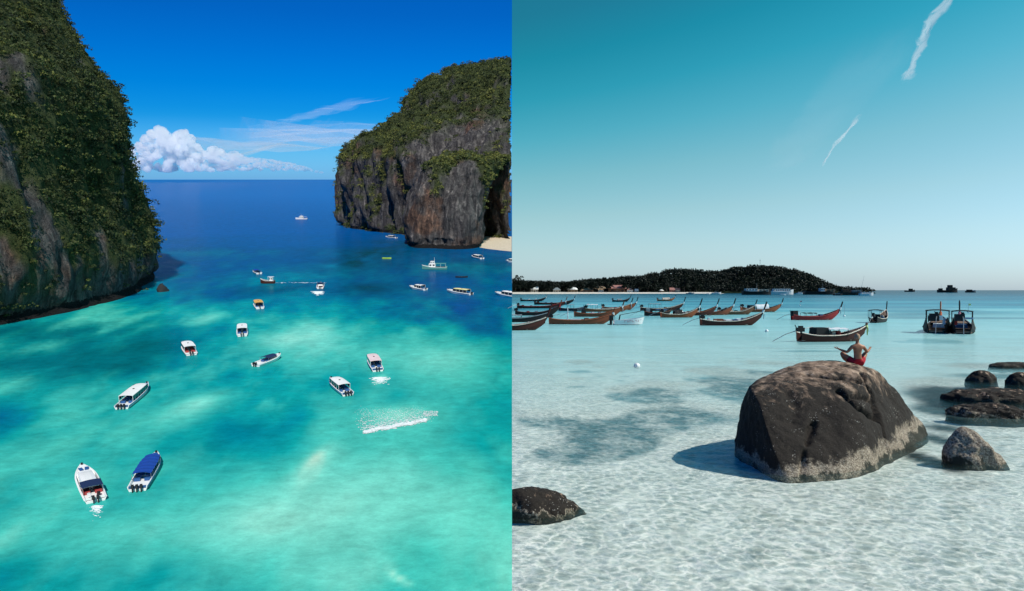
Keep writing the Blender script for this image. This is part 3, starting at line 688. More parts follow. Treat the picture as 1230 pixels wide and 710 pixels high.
def big_boulder():
    front = [rpt(890, 550), rpt(893, 562), rpt(906, 574), rpt(940, 581), rpt(975, 582), rpt(1005, 579), rpt(1035, 571), rpt(1065, 554), rpt(1092, 540), rpt(1112, 529), rpt(1121, 521)]
    back = [Vector((15.3, 27.6, 0)), Vector((14.2, 28.6, 0)), Vector((12, 28.2, 0)), Vector((9.6, 26.8, 0)), Vector((7.6, 25, 0)), Vector((6.6, 23.2, 0)), Vector((6.55, 22.2, 0))]
    n = 360; Bp = resample(front+back+[front[0]], n+1)[:-1]
    rid = [rdepth(918, 466, 22.4), rdepth(945, 455, 22.9), rdepth(985, 443, 23.6), rdepth(1013, 432.5, 24.3), rdepth(1032, 429.5, 24.7), rdepth(1047, 434, 25.0), rdepth(1062, 449, 25.3), rdepth(1085, 474, 25.9), rdepth(1103, 496, 26.5)]
    RP = np.array([tuple(p) for p in rid])
    # closest point of the ridge line for every base point, smoothed around the outline
    best = np.zeros((n, 3)); S = np.linspace(0, 1, 400); L_ = np.linspace(0, 1, len(RP)); RR = np.stack([np.interp(S, L_, RP[:, k]) for k in range(3)], -1)
    for i in range(n):
        best[i] = RR[np.argmin(np.hypot(*(RR[:, :2]-Bp[i]).T))]
    for _ in range(14): best = (np.roll(best, 1, 0)+2*best+np.roll(best, -1, 0))/4
    m = 150; s = np.linspace(0, 1, m)**.8
    V = np.zeros((n, m, 3))
    V[..., :2] = best[:, None, :2]*(1-s)[None, :, None]+Bp[:, None, :]*s[None, :, None]
    prof = (1-s**4.0)**.55
    V[..., 2] = best[:, None, 2]*prof[None]-.75*np.clip((s-.97)/.03, 0, 1)[None]
    base = V.copy()
    def normals(V):
        du = np.roll(V, -1, 0)-np.roll(V, 1, 0); dv = np.gradient(V, axis=1); N = np.cross(dv, du); N /= np.linalg.norm(N, axis=-1, keepdims=True)+1e-9
        flip = np.sign((N*(V-np.array([11, 24.5, .5]))).sum(-1, keepdims=True)); return N*np.where(flip == 0, 1, flip)
    N = normals(V)
    g = .10*fbm(V*.5+3, 2)
    V = V+N*g[..., None]
    # the flat faces the block broke along
    def cut(p0, p1, p2, k, toward):
        global_n = np.cross(np.array(p1)-np.array(p0), np.array(p2)-np.array(p0)); nn = global_n/np.linalg.norm(global_n)
        if nn @ np.array(toward) < 0: nn = -nn
        d = (V-np.array(p0)) @ nn; push_ = np.where(d > 8*k, d, k*np.log1p(np.exp(np.clip(d/k, -30, 8))))
        V[:] = V-push_[..., None]*nn
    far = lambda p, dx, dy, dz: Vector(p)+Vector((dx, dy, dz))
    A1, B1 = rdepth(914, 467, 22.5), rdepth(1014, 434.5, 24.2)
    A2, B2 = rdepth(1052, 440, 25.0), rdepth(1113, 508, 26.4)
    for _ in range(2):
        cut(A1, B1, far(A1, -.6, 1, .02), .05, (0, 0, 1))
        cut(A2, B2, far(A2, -.5, 1, -.05), .06, (.3, 0, 1))
        cut(rpt(908, 576), rpt(1040, 570), rdepth(985, 466, 22.6), .12, (0, -1, .3))
        cut(rpt(1036, 572), rpt(1120, 524), rdepth(1062, 462, 24.6), .08, (.4, -1, .3))
        cut(rpt(903, 556), Vector((6.98, 23.2, 0)), rdepth(909, 488, 22.0), .12, (-1, 0, .2))
        cut(rdepth(925, 480, 22.0), rdepth(1000, 462, 23.0), rdepth(980, 444, 23.9), .10, (0, -.5, 1))
    top_ = V[:, 0].copy()
    for _ in range(45):                        # weathering rounds the broken edges
        V = .5*V+.25*(np.roll(V, 1, 0)+np.roll(V, -1, 0)); V[:, 1:-1] = .5*V[:, 1:-1]+.25*(V[:, :-2]+V[:, 2:])
    for _ in range(130): V = .5*V+.25*(np.roll(V, 1, 0)+np.roll(V, -1, 0))
    N = normals(V)
    V = V+N*(.05*fbm(V*1.3, 4)+.02*fbm(V*5, 3))[..., None]
    # cracks, ledge and the wedge-shaped recess: traced on the face, cut into the mesh
    bm_v = V.reshape(-1, 3); F = gridfaces(n, m, True)
    bvh = BVHTree.FromPolygons([tuple(p) for p in bm_v], [tuple(map(int, f)) for f in F])
    def on_face(pts):
        r = []
        for a in pts:
            h = bvh.ray_cast(Vector((0, 0, EYE)), ray(*a).normalized())
            if h[0] is not None: r.append(np.array(h[0]))
        return r
    dep = np.zeros(len(bm_v))
    for pts, wd, dp in (([(1036, 449), (1041, 462), (1048, 474), (1052, 487), (1056, 502), (1062, 522), (1064, 536)], .07, .24), ([(968, 448), (985, 452), (1000, 454), (1020, 455), (1035, 460)], .08, .16),
                        ([(1008, 470), (1018, 478), (1030, 490), (1042, 498), (1054, 503)], .10, .30), ([(1024, 476), (1036, 478), (1048, 482), (1054, 502)], .10, .16), ([(978, 508), (972, 525), (966, 545), (964, 572)], .07, .17), ([(950, 475), (955, 490), (952, 505)], .25, .10),
                        ([(1085, 520), (1095, 512), (1100, 500)], .16, .10)):
        q = on_face(pts)
        for a, b in zip(q[:-1], q[1:]):
            ab = b-a; t_ = np.clip(((bm_v-a)@ab)/(ab@ab+1e-9), 0, 1); d = np.linalg.norm(bm_v-(a+t_[:, None]*ab), axis=1)
            d = d+.05*fbm(bm_v*3, 2)
            dep = np.maximum(dep, dp*np.exp(-(d/wd)**2))
    q = on_face([(1020, 484), (1040, 492), (1048, 494)])
    N = normals(V).reshape(-1, 3)
    bm_v = bm_v-N*dep[:, None]
    o = npmesh('boulder', bm_v, F, boulder_mat('boulder_granite', .42, 2.75, speck='big'), MR, True)
    tag(o, 'huge dark granite boulder with pale crown and barnacle band, a person sitting on top', 'boulder')
    return BVHTree.FromPolygons([tuple(p) for p in bm_v], [tuple(map(int, f)) for f in F])
ROCK = big_boulder()
def rock(label, c, ax, ay, rot, h, seed, band, mat=None, lean=(0, 0), cut=False, power=2.2, rough=1.0, group=None):
    n, m = 110, 46; th = np.linspace(0, 2*math.pi, n, endpoint=False); s = np.linspace(0, 1, m)**.8
    r = 1+.22*vnoise(np.c_[np.cos(th)*1.3+seed, np.sin(th)*1.3, 0*th])+.10*vnoise(np.c_[np.cos(th)*3.1+seed, np.sin(th)*3.1, 0*th+5])
    X = ax*(r*np.cos(th))[:, None]*s; Y = ay*(r*np.sin(th))[:, None]*s
    pz = (1-s**power)**.7; Z = h*pz[None]*np.ones((n, 1))-(.25+.3*h)*np.clip((s-.93)/.07, 0, 1)[None]
    X = X+lean[0]*Z/h; Y = Y+lean[1]*Z/h
    V = np.stack([X, Y, Z], -1); nn = V/np.array([ax, ay, h]); nn /= np.linalg.norm(nn, axis=-1, keepdims=True)+1e-9
    V = V+nn*(rough*(.16*h*fbm(V*1.3/h+seed, 3)+.05*h*fbm(V*4.5/h+seed, 3)))[..., None]*(s[None, :, None]*.8+.2)
    o = npmesh('boulder', V.reshape(-1, 3), gridfaces(n, m, True), mat, Matrix.Translation(c) @ Matrix.Rotation(rot, 4, 'Z'), True)
    tag(o, label, 'boulder', group)
    if cut: cut_at_seam(o, True)
    return o
M1 = boulder_mat('pale_granite', 1.2, .55, speck=False); M2 = boulder_mat('wet_granite', .05, .8, speck=False); M3 = boulder_mat('speckled_granite', .13, .95)
rock('small boulder with pale sunlit slope just beside the huge boulder', rpt(1168, 553), .72, .62, .2, 1.02, 3.1, .3, M1, (-.22, .1), power=1.5)
rock('rounded wet boulder farthest out behind the dark slabs', rpt(1179, 457), .95, .8, 0, .58, 8.2, .1, M2)
rock('long flat dark slab awash behind the brown ridge rock', rpt(1197, 479), 2.5, 1.3, -.12, .44, 12.5, .1, M2, power=3.5, rough=1.7)
rock('brown ridged rock awash in front of the dark slab', rpt(1188, 499), 1.5, .8, -.2, .50, 5.5, .2, M3, power=2.2, rough=1.7)
rock('dark lumpy rock at the end of the long slab', rpt(1224, 461), .95, .8, .3, .62, 21.5, .1, M2)
rock('thin rock shelf barely breaking the surface behind the other rocks', rpt(1216, 440), 2.0, .9, .05, .26, 15.2, .1, M2, power=3.5)
rock('speckled dark rock with pale barnacles standing alone on clear sand', rpt(646, 612), 1.25, .62, .42, .58, 33.0, .3, M3, (-.55, -.1), cut=True, power=1.5)

# =================================================================== RIGHT PLACE: the sitting person
def skin_mesh(nodes, edges, root, sub=2):
    me = bpy.data.meshes.new('tmp'); keys = list(nodes); ix = {k: i for i, k in enumerate(keys)}
    me.from_pydata([nodes[k][0] for k in keys], [(ix[a], ix[b]) for a, b in edges], [])
    o = bpy.data.objects.new('tmp', me); COL.objects.link(o)
    md = o.modifiers.new('skin', 'SKIN'); md.use_smooth_shade = True
    for i, k in enumerate(keys):
        r = nodes[k][1]; r = r if hasattr(r, '__len__') else (r, r); d = me.skin_vertices[0].data[i]; d.radius = r; d.use_root = (k == root)
    sd = o.modifiers.new('sub', 'SUBSURF'); sd.levels = sub; sd.render_levels = sub
    dg = bpy.context.evaluated_depsgraph_get(); res = bpy.data.meshes.new_from_object(o.evaluated_get(dg)); bpy.data.objects.remove(o); return res
def person(seat, rz):
    nd, ed = {}, []
    def ch(*names): ed.extend(zip(names[:-1], names[1:]))
    nd.update(pelvis=((0, 0, .11), (.165, .12)), waist=((0, .015, .29), (.128, .098)), chest=((0, .03, .46), (.158, .105)), upper=((0, .02, .585), (.12, .085)), neck=((0, .03, .675), .056), neck2=((0, .045, .735), .054), skull=((0, .06, .81), (.076, .09)), crown=((0, .055, .885), (.074, .087)))
    ch('pelvis', 'waist', 'chest', 'upper', 'neck', 'neck2', 'skull', 'crown')
    for s, k in ((-1, 'l'), (1, 'r')):
        nd.update({k+'sh': ((s*.19, .02, .575), .064), k+'ua': ((s*.27, .03, .49), .052), k+'el': ((s*.335, .05, .415), .044), k+'fa': ((s*.43, .14, .45), .039), k+'wr': ((s*.52, .225, .49), (.028, .023)), k+'pa': ((s*.56, .26, .51), (.040, .019))})
        ch('upper', k+'sh', k+'ua', k+'el', k+'fa', k+'wr', k+'pa')
        for f, (dx, dy, ln) in enumerate(((-.032, .012, .065), (-.012, .03, .078), (.008, .03, .074), (.026, .022, .06))):
            a = Vector((s*(.575+dx*.4), .28+dy*.5, .515)); d = Vector((s*(.75+dx*6), .6, .1)).normalized()
            nd[f'{k}f{f}a'] = (tuple(a+d*.012), .010); nd[f'{k}f{f}b'] = (tuple(a+d*ln*.55+Vector((0, 0, .012))), .009); nd[f'{k}f{f}c'] = (tuple(a+d*ln+Vector((0, 0, .032))), .008)
            ch(k+'pa', f'{k}f{f}a', f'{k}f{f}b', f'{k}f{f}c')
        nd[k+'ta'] = ((s*.535, .275, .53), .011); nd[k+'tb'] = ((s*.555, .305, .55), .009); nd[k+'tc'] = ((s*.575, .32, .556), .008); ch(k+'wr', k+'ta', k+'tb', k+'tc')
        nd.update({k+'hip': ((s*.12, .05, .10), .107), k+'th': ((s*.28, .16, .25), .086), k+'kn': ((s*.42, .27, .38), .063), k+'sh2': ((s*.28, .37, .20), .056), k+'an': ((s*.07, .43+.05*s, .06), .038), k+'ft': ((-s*.05, .45+.06*s, .045), (.045, .03)), k+'to': ((-s*.12, .45+.06*s, .045), (.035, .02))})
        ch('pelvis', k+'hip', k+'th', k+'kn', k+'sh2', k+'an', k+'ft', k+'to')
    body = skin_mesh(nd, ed, 'pelvis', 2)
    # shape the head: jaw, brow, nose, ears, eye hollows on the far side
    V = np.empty(len(body.vertices)*3, np.float32); body.vertices.foreach_get('co', V); V = V.reshape(-1, 3)
    def push(c, r, d): 
        q = np.exp(-(((V-np.array(c))/r)**2).sum(1)); V[:] = V+q[:, None]*np.array(d)
    push((0, .165, .82), (.018, .03, .025), (0, .03, -.005)); push((0, .15, .765), (.05, .05, .03), (0, .015, -.004))
    for s in (-1, 1):
        push((s*.032, .15, .85), (.018, .03, .012), (0, -.014, 0)); push((s*.085, .055, .83), (.02, .022, .032), (s*.022, -.012, 0))
        push((s*.12, -.10, .5), (.08, .06, .10), (0, -.022, 0)); push((0, -.1, .35), (.022, .05, .2), (0, .008, 0))
    body.vertices.foreach_set('co', V.ravel()); body.update()
    root = empty('person', seat, rz); root.scale = (1.02, 1.04, 1.12)
    SK = NT('tanned_skin'); v = SK.obj(); c = SK.ramp(SK.noise(v, 9, 4), [(.3, (.26, .10, .05)), (.7, (.44, .19, .10))]); p = SK.principled(c, .5, None, .35)
    o = link('body', body, SK.done(p), root, True)
    sh = {k: (a, b) for k, (a, b) in nd.items() if k in ('pelvis', 'lhip', 'lth', 'rhip', 'rth')}
    sh2 = {'pelvis': ((0, -.004, .10), (.182, .137)), 'top': ((0, .005, .21), (.150, .116))}
    for k in ('lhip', 'rhip', 'lth', 'rth'): sh2[k] = (nd[k][0], nd[k][1]+.017)
    m = skin_mesh(sh2, [('top', 'pelvis'), ('pelvis', 'lhip'), ('lhip', 'lth'), ('pelvis', 'rhip'), ('rhip', 'rth')], 'pelvis', 2)
    link('shorts', m, paint('red_shorts', (.42, .012, .025), .8, .3, 12), root, True)
    h = MB(); rings = []
    for i in range(8):
        t_ = i/7; z = .80+.172*t_; rr = math.sqrt(max(0, 1-((z-.86)/.114)**2)) if z > .86 else 1
        rr = max(rr, .06); rings.append([(.093*rr*math.cos(a), .048+.102*rr*math.sin(a)*(1 if math.sin(a) < .35 or z > .895 else .35), z) for a in [2*math.pi*j/18 for j in range(18)]])
    h.loft(rings); link_h = h.build('hair', paint('fair_hair', (.42, .27, .16), .7, .4, 40, .3), root, True)
    tag(root, 'bare-backed person in red shorts sitting cross-legged with palms up on the huge boulder', 'person')
crest = []                                     # the person sits on the crest of the crown
for yy_ in np.linspace(23.6, 26.4, 40):
    h_ = ROCK.ray_cast(Vector((*rdepth(1028.5, 430, yy_).xy, 8)), Vector((0, 0, -1)))[0]
    if h_ is not None: crest.append(((h_.z-EYE)/h_.y, h_))
hit = max(crest, key=lambda q: q[0])[1]
hit = ROCK.ray_cast(Vector((hit.x, hit.y-.12, 8)), Vector((0, 0, -1)))[0]
person(hit+Vector((0, 0, -.03)), R(3))

# =================================================================== RIGHT PLACE: long-tail boats
def rope_mat(): return paint('rope', (.45, .40, .33), .9)
WOOD = {k: paint('hull_'+k, c, .6, .45, 1.4, .15, .2) for k, c in dict(maroon=(.062, .017, .012), brown=(.21, .062, .030), rust=(.30, .085, .035), red=(.33, .030, .030), dark=(.016, .014, .014), navy=(.014, .022, .035), orange=(.40, .12, .04), teak=(.16, .075, .04)).items()}
CREAM = paint('cream_paint', (.62, .52, .42), .5, .35, 2); WHITE = paint('white_paint', (.78, .77, .75), .4, .15, 2); BLACK = paint('black_iron', (.012, .012, .013), .5, .2, 5); GREY = paint('grey_canvas', (.22, .26, .28), .8, .4, 2)
TARPW = paint('white_tarpaulin', (.72, .74, .75), .7, .25, 1.5, .2); TARPB = paint('black_tarpaulin', (.010, .011, .012), .6, .2, 2); DECK = paint('worn_deck', (.20, .13, .09), .8, .4, 4); SILVER = paint('steel', (.35, .36, .37), .35, .3, 4, 0, .5, .6)
CLOTH = dict(white=paint('white_sash', (.80, .77, .72), .9, .1), red=paint('red_sash', (.48, .03, .03), .9, .1), orange=paint('orange_sash', (.62, .14, .05), .9, .1), pink=paint('pink_sash', (.62, .25, .28), .9, .1), yellow=paint('yellow_flag', (.62, .66, .25), .9, .1), blue=paint('blue_cover', (.03, .09, .20), .8, .2))
def longtail(label, xs, xb, yw, head=0, hull='maroon', rail=CREAM, prow='dark', sash='white', canopy=None, beam=1.75, engine=True, stern_hi=0, prow_h=1.0, sheer=1.0, cargo=(), cut=False, length=None, mast=False, name='longtail_boat', group='long-tail boats moored in the bay'):
    D = EYE*FPX/(yw-HOR_R)*math.cos(PITCH); c = rpt((xs+xb)/2, yw)
    L = length or (xb-xs)/FPX*D/max(.3, abs(math.cos(R(head)))); 
    c = c+(Vector((0, beam*.4, 0)) if abs(head) < 50 else Vector((math.cos(R(head)), math.sin(R(head)), 0))*L*.48)
    root = empty(name, c, R(head))
    L *= .93                                     # the prow adds the rest
    ns = 26; T = [i/(ns-1) for i in range(ns)]
    def sh(t): return (.60+.30*max(0, 1-t/.3)**2*(1+stern_hi)+1.25*sheer*max(0, (t-.45)/.55)**2.3)
    def hw(t): return beam/2*((.66+.34*math.sin(math.pi/2*min(1, t/.4))) if t < .4 else max(.02, (1-((t-.4)/.6)**2.4)**.85))
    def kl(t): return -.32+1.5*sheer*max(0, (t-.72)/.28)**2.2
    def X(t, z=0): return -L/2+L*t+max(0, t-.8)*.9*z
    rings = []
    for t in T:
        w_, s_, k_ = hw(t), sh(t), kl(t); k_ = min(k_, s_-.12); wi = max(.008, w_-.07); fl = min(max(k_+.14, .12), s_-.06)
        mid = k_+(s_-k_)*.5
        P = [(w_, s_), (w_*.95, mid), (w_*.66, k_+(s_-k_)*.14), (0, k_), (-w_*.66, k_+(s_-k_)*.14), (-w_*.95, mid), (-w_, s_), (-wi, s_), (-wi*.86, fl), (wi*.86, fl), (wi, s_)]
        rings.append([(X(t, z), y, z) for y, z in P])
    h = MB(); h.loft(rings); hull_o = h.build('hull', WOOD[hull], root)
    for s in (-1, 1):
        MB().tube([(X(t, sh(t)), s*(hw(t)+.01), sh(t)+.02) for t in T], .055, 5).build('gunwale', rail, root)
    wl = MB()                                   # paint line along the water
    for s in (-1, 1): MB().tube([(X(t, .12), s*(hw(t)*.80+.02), .14) for t in T[:20]], .035, 4).build('waterline_stripe', CREAM if hull != 'dark' else WOOD['teak'], root)
    bx, bz = X(1, sh(1)), sh(1)
    p = MB(); ph = prow_h
    p.tube([(bx-.25, 0, bz-.55), (bx+.05, 0, bz-.05), (bx+.28*ph, 0, bz+.5*ph), (bx+.5*ph, 0, bz+1.12*ph), (bx+.60*ph, 0, bz+1.42*ph)], [.11, .12, .12, .13, .10], 6, .7)
    pr = p.build('prow', WOOD[prow], root)
    if sash:
        m = MB(); m.tube([(bx+.02, 0, bz-.10), (bx+.2*ph, 0, bz+.34*ph)], [.19, .16], 8)
        m.tube([(bx+.16, .05, bz+.1), (bx+.26, .10, bz-.35), (bx+.24, .12, bz-.95)], [.09, .10, .05], 5, .35)
        m.build('sash', CLOTH[sash], pr)
    for t in (.2, .36, .52, .66):
        w2 = hw(t)*2-.1; MB().box((X(t), 0, sh(t)-.16), (.24, w2, .05)).build('thwart', DECK, root)
    # foredeck
    f = MB(); f.loft([[(X(t, sh(t)), hw(t)-.06, sh(t)-.05), (X(t, sh(t)), -(hw(t)-.06), sh(t)-.05), (X(t, sh(t)), -(hw(t)-.06), sh(t)-.11), (X(t, sh(t)), hw(t)-.06, sh(t)-.11)] for t in (.80, .86, .92, .97)]); f.build('foredeck', DECK, root)
    if engine:
        e = empty('engine', (0, 0, 0)); bpy.data.objects.remove(e)
        m = MB(); sx, sz = X(.03), sh(0)
        m.box((sx-.1, 0, sz+.28), (.75, .42, .40)); m.box((sx-.05, 0, sz+.56), (.4, .30, .2)); m.tube([(sx, 0, sz-.2), (sx, 0, sz+.2)], .09, 6); m.tube([(sx-.4, .12, sz+.4), (sx-.55, .2, sz+.75)], .05, 6)
        en = m.build('engine', BLACK, root)
        MB().tube([(sx-.4, 0, sz+.2), (sx-1.6, 0, sz-.15), (sx-3.0, 0, .05)], [.045, .04, .035], 6).build('shaft', SILVER, en)
        MB().tube([(sx+.2, 0, sz+.35), (sx+1.3, .1, sz+.55)], .03, 5).build('tiller', SILVER, en)
    if canopy:
        kind, t0, t1, tm, zc = canopy
        if kind == 'arch':
            m = MB(); rr = []
            for t in np.linspace(t0, t1, 7):
                w2 = hw(t)-.02; s_ = sh(t)
                o_ = [(X(t), w2*math.cos(a), s_+zc*math.sin(a)+.02*math.sin(9*t*7)) for a in np.linspace(.0, math.pi, 10)]; i_ = [(X(t), (w2-.03)*math.cos(a), s_+(zc-.03)*math.sin(a)) for a in np.linspace(math.pi, 0, 10)]
                rr.append(o_+i_)
            m.loft(rr); m.build('canopy', tm, root)
            for t in (t0, t1): MB().tube([(X(t)+.01, (hw(t)-.05)*math.cos(a), sh(t)+(zc-.05)*math.sin(a)) for a in np.linspace(0, math.pi, 9)], .025, 5).build('hoop', SILVER, root)
        else:
            x0, x1 = X(t0), X(t1); wz = beam*(.47 if beam < 2.3 else .38); zz = sh((t0+t1)/2)+zc
            rr = []
            for k in range(7):
                x_ = x0+(x1-x0)*k/6; cam_ = .05*math.sin(k*2.1); rr.append([(x_, wz*q, zz+.10*(1-q*q)+cam_) for q in np.linspace(-1, 1, 7)]+[(x_, wz*q, zz-.05+.10*(1-q*q)+cam_) for q in np.linspace(1, -1, 7)])
            m = MB(); m.loft(rr); m.build('canopy', tm, root)
            for x_ in (x0+.1, (x0+x1)/2, x1-.1):
                for s in (-1, 1): MB().tube([(x_, s*wz*.95, .45), (x_, s*wz*.95, zz+.02)], .03, 5).build('canopy_post', BLACK, root)
    for (t, y, dx, dy, dz, mt, nm) in cargo:
        m = MB(); m.box((X(t), y, sh(t)-.12+dz/2), (dx, dy, dz), .08, 0, .92); m.build(nm, mt, root)
    if mast: MB().tube([(X(.3), .2, .4), (X(.3), .2, sh(.3)+1.9)], .06, 6).build('mast', WHITE, root)
    tag(root, label, 'boat', group)
    if cut: cut_at_seam(root, True)
    return root
ck = lambda t, mt, nm='crate', y=0, dx=.6, dy=.6, dz=.4: (t, y, dx, dy, dz, mt, nm)
longtail('maroon boat with cream rail cut off at the edge, white fenders on its bow', 566, 657, 397, 6, 'maroon', CREAM, 'maroon', None, beam=1.9, engine=False, cargo=(ck(.72, WHITE, 'fender', .86, .5, .12, .2), ck(.80, WHITE, 'fender', .74, .4, .12, .2)), cut=True, sheer=.8)
longtail('dark boat under grey covers just behind the maroon boat with fenders', 575, 660, 387, 2, 'dark', GREY, 'maroon', None, canopy=('flat', .2, .62, GREY, .5), engine=False, cut=True, sheer=.7)
longtail('long rust-brown boat with a white board and a short white mast', 657, 738, 389.5, 4, 'brown', WOOD['rust'], 'rust', 'white', prow_h=.55, sheer=.75, cargo=(ck(.42, WHITE, 'board', -.6, 1.7, .06, .34), ck(.6, DECK)), mast=True, beam=1.9)
longtail('slim dark red boat in the second row behind the covered boat', 619, 680, 370.5, 6, 'maroon', WOOD['red'], 'brown', 'white', cargo=(ck(.12, BLACK), ck(.3, GREY), ck(.86, DECK)))
longtail('dark blue boat with bare poles behind the white mast', 670, 706, 373.5, 3, 'navy', GREY, 'dark', None, prow_h=.4, sheer=.5, canopy=('flat', .3, .55, GREY, .9))
longtail('rust boat with a white roof over its engine and a dark prow', 700, 759, 374.5, 8, 'rust', CREAM, 'dark', 'white', canopy=('flat', .04, .28, TARPW, 1.0), cargo=(ck(.4, GREY), ck(.7, WOOD['red'], 'bundle')))
longtail('dark red boat tight beside the white-roofed rust boat, its prow leaning ahead', 722, 765, 372.5, 12, 'brown', WOOD['rust'], 'navy', 'white', prow_h=1.1, cargo=(ck(.55, DECK), ck(.7, WOOD['red'], 'bundle')))
longtail('small dark boat with low arched cover on the blue water off the beach', 735, 757, 362.5, 2, 'dark', GREY, 'dark', None, canopy=('arch', .3, .55, GREY, .7), beam=1.9)
longtail('far dark boat with two white bundles near the beach', 624, 656, 361.8, 4, 'dark', GREY, 'teak', 'white', cargo=(ck(.35, WHITE, 'bundle', 0, 1.0, .8, .6), ck(.62, WHITE, 'bundle', 0, .8, .7, .6)), prow_h=.7)
longtail('orange boat with a cream arched cabin out on the blue water', 789, 811, 361.6, 2, 'orange', CREAM, 'dark', 'white', canopy=('arch', .3, .72, CREAM, .95), beam=2.0, prow_h=.8)
longtail('dark boat with a grey engine housing and blue covers', 774, 806, 379.5, 0, 'dark', WOOD['brown'], 'teak', None, canopy=('flat', .45, .9, CLOTH['blue'], .55), cargo=(ck(.12, GREY, 'engine_housing', 0, .8, .8, .9), ck(.25, BLACK, 'crate', 0, .6, .5, 1.0)), prow_h=.3, sheer=.35)
longtail('orange-sided boat with a black arched cover and pale upright prow sash', 793, 840, 381.5, 3, 'rust', CREAM, 'dark', 'white', canopy=('arch', .36, .58, TARPB, .85), cargo=(ck(.62, GREY, 'bundle'), ck(.7, CREAM, 'bundle')), prow_h=1.2)
longtail('low dark boat with a long thin shaft wedged between its neighbours', 812, 862, 379, 7, 'maroon', WOOD['rust'], 'dark', 'white', cargo=(ck(.3, BLACK), ck(.5, DECK), ck(.55, CREAM, 'bundle')), prow_h=1.1)
longtail('brown boat with black bow cover half hidden behind the blue-loaded boat', 838, 882, 378.5, 9, 'brown', WOOD['brown'], 'dark', 'white', canopy=('arch', .72, .86, TARPB, .35), prow_h=1.1)
longtail('dark maroon boat with open hold full of pale and blue bundles', 840, 919, 391, 5, 'maroon', CREAM, 'dark', 'white', cargo=(ck(.14, WHITE, 'can', .2, .35, .35, .5), ck(.22, CREAM, 'bundle', -.3, .5, .4, .3), ck(.3, WOOD['brown'], 'crate', .2, 1.3, .9, .45), ck(.46, TARPW, 'bundle', .1, 1.2, 1.0, .35), ck(.56, CLOTH['blue'], 'bundle', -.2, .8, .7, .35), ck(.64, TARPW, 'bundle', .1, 1.0, .9, .35), ck(.72, GREY, 'bundle', -.1, .7, .7, .35)), prow_h=1.1, beam=1.9)
longtail('rust boat with a white arched tent and black tent mouth', 889, 941, 374.8, 7, 'rust', WOOD['rust'], 'dark', 'white', canopy=('arch', .36, .68, TARPW, 1.15), cargo=(ck(.25, BLACK, 'tent_mouth', 0, 1.3, 1.5, 1.1), ck(.8, TARPB, 'cover', 0, 1.0, .8, .2)), prow_h=.95, beam=2.0, stern_hi=1)
longtail('bright red boat with dark stern and grey frame amidships', 950, 1012, 384.5, 6, 'red', WOOD['red'], 'dark', 'white', canopy=('flat', .22, .50, BLACK, .55), cargo=(ck(.62, CLOTH['blue'], 'bundle'), ck(.05, BLACK, 'engine_housing', 0, 1.0, .8, .9), ck(.8, TARPB, 'cover', 0, 1.0, .7, .15)), prow_h=.9)
longtail('maroon boat with white roof and black rear tent behind the sitting person', 958, 1047, 410.5, 8, 'maroon', CREAM, 'teak', 'yellow', canopy=('flat', .40, .70, TARPW, .62), cargo=(ck(.31, TARPB, 'tent', 0, 1.5, 1.3, .9), ck(.52, CREAM, 'seat', .2, .4, .8, .5), ck(.60, WOOD['red'], 'seat', .2, .4, .8, .5), ck(.8, TARPB, 'cover', 0, 1.1, .7, .14)), prow_h=.22, sheer=.72, beam=1.85)
longtail('dark boat with black roof frame pointing out to sea beside the red boat', 1035, 1062, 388, 52, 'dark', CREAM, 'dark', None, canopy=('flat', .06, .34, BLACK, 1.3), cargo=(ck(.3, BLACK, 'crate', 0, 1.2, 1.0, .8), ck(.55, CLOTH['blue'], 'bundle', 0, 1.6, 1.1, .3), ck(.68, CREAM, 'bundle')), length=9.5, beam=1.9, prow_h=1.0)
longtail('black boat seen from its stern with an orange-wrapped prow above its roof', 1108, 1142, 400.5, 58, 'dark', GREY, 'orange', 'orange', canopy=('flat', .12, .36, TARPB, 2.0), cargo=(ck(.04, BLACK, 'engine_housing', .3, .9, 1.1, .9), ck(.1, SILVER, 'pipe_rack', -.7, .9, .3, .7), ck(.02, WHITE, 'plate', -.25, .05, .8, .5), ck(.5, TARPW, 'bundle', 0, 1.4, 1.2, .5), ck(.06, DECK, 'ladder', .9, .3, .1, .8)), length=10, beam=3.3, prow_h=1.25, stern_hi=3.2, group='black boats rafted together stern-on')
longtail('black boat seen from its stern with a bare dark prow and a pale flag', 1141, 1172, 401.5, 61, 'dark', CREAM, 'dark', 'pink', canopy=('flat', .12, .36, TARPB, 1.95), cargo=(ck(.03, BLACK, 'engine_housing', .4, .9, .9, .8), ck(.1, WOOD['red'], 'pipe_rack', .7, .9, .3, .5), ck(.02, WHITE, 'plate', .1, .05, .7, .45), ck(.0, SILVER, 'exhaust_pipe', -.6, .2, .9, .2), ck(.5, CLOTH['blue'], 'bundle', 0, 1.4, 1.2, .5)), length=10, beam=2.9, prow_h=1.35, stern_hi=3.2, group='black boats rafted together stern-on')
longtail('low brown boat squeezed between the masted boat and the dinghy', 688, 748, 380.5, 5, 'brown', WOOD['rust'], 'teak', 'white', cargo=(ck(.2, BLACK, 'engine_housing', 0, .8, .7, .8), ck(.4, TARPW, 'bundle'), ck(.55, GREY, 'bundle')), prow_h=.8)
longtail('dark boat with two blue crates behind the slim dark red boat', 640, 690, 366, 4, 'dark', WOOD['brown'], 'dark', 'white', cargo=(ck(.3, CLOTH['blue']), ck(.45, CLOTH['blue']), ck(.1, BLACK, 'engine_housing', 0, .8, .7, .9)))
longtail('maroon boat with tall grey awning posts in the middle of the fleet', 768, 822, 373.5, 5, 'maroon', CREAM, 'dark', 'white', canopy=('flat', .2, .48, GREY, 1.1), cargo=(ck(.6, DECK),), prow_h=1.1)
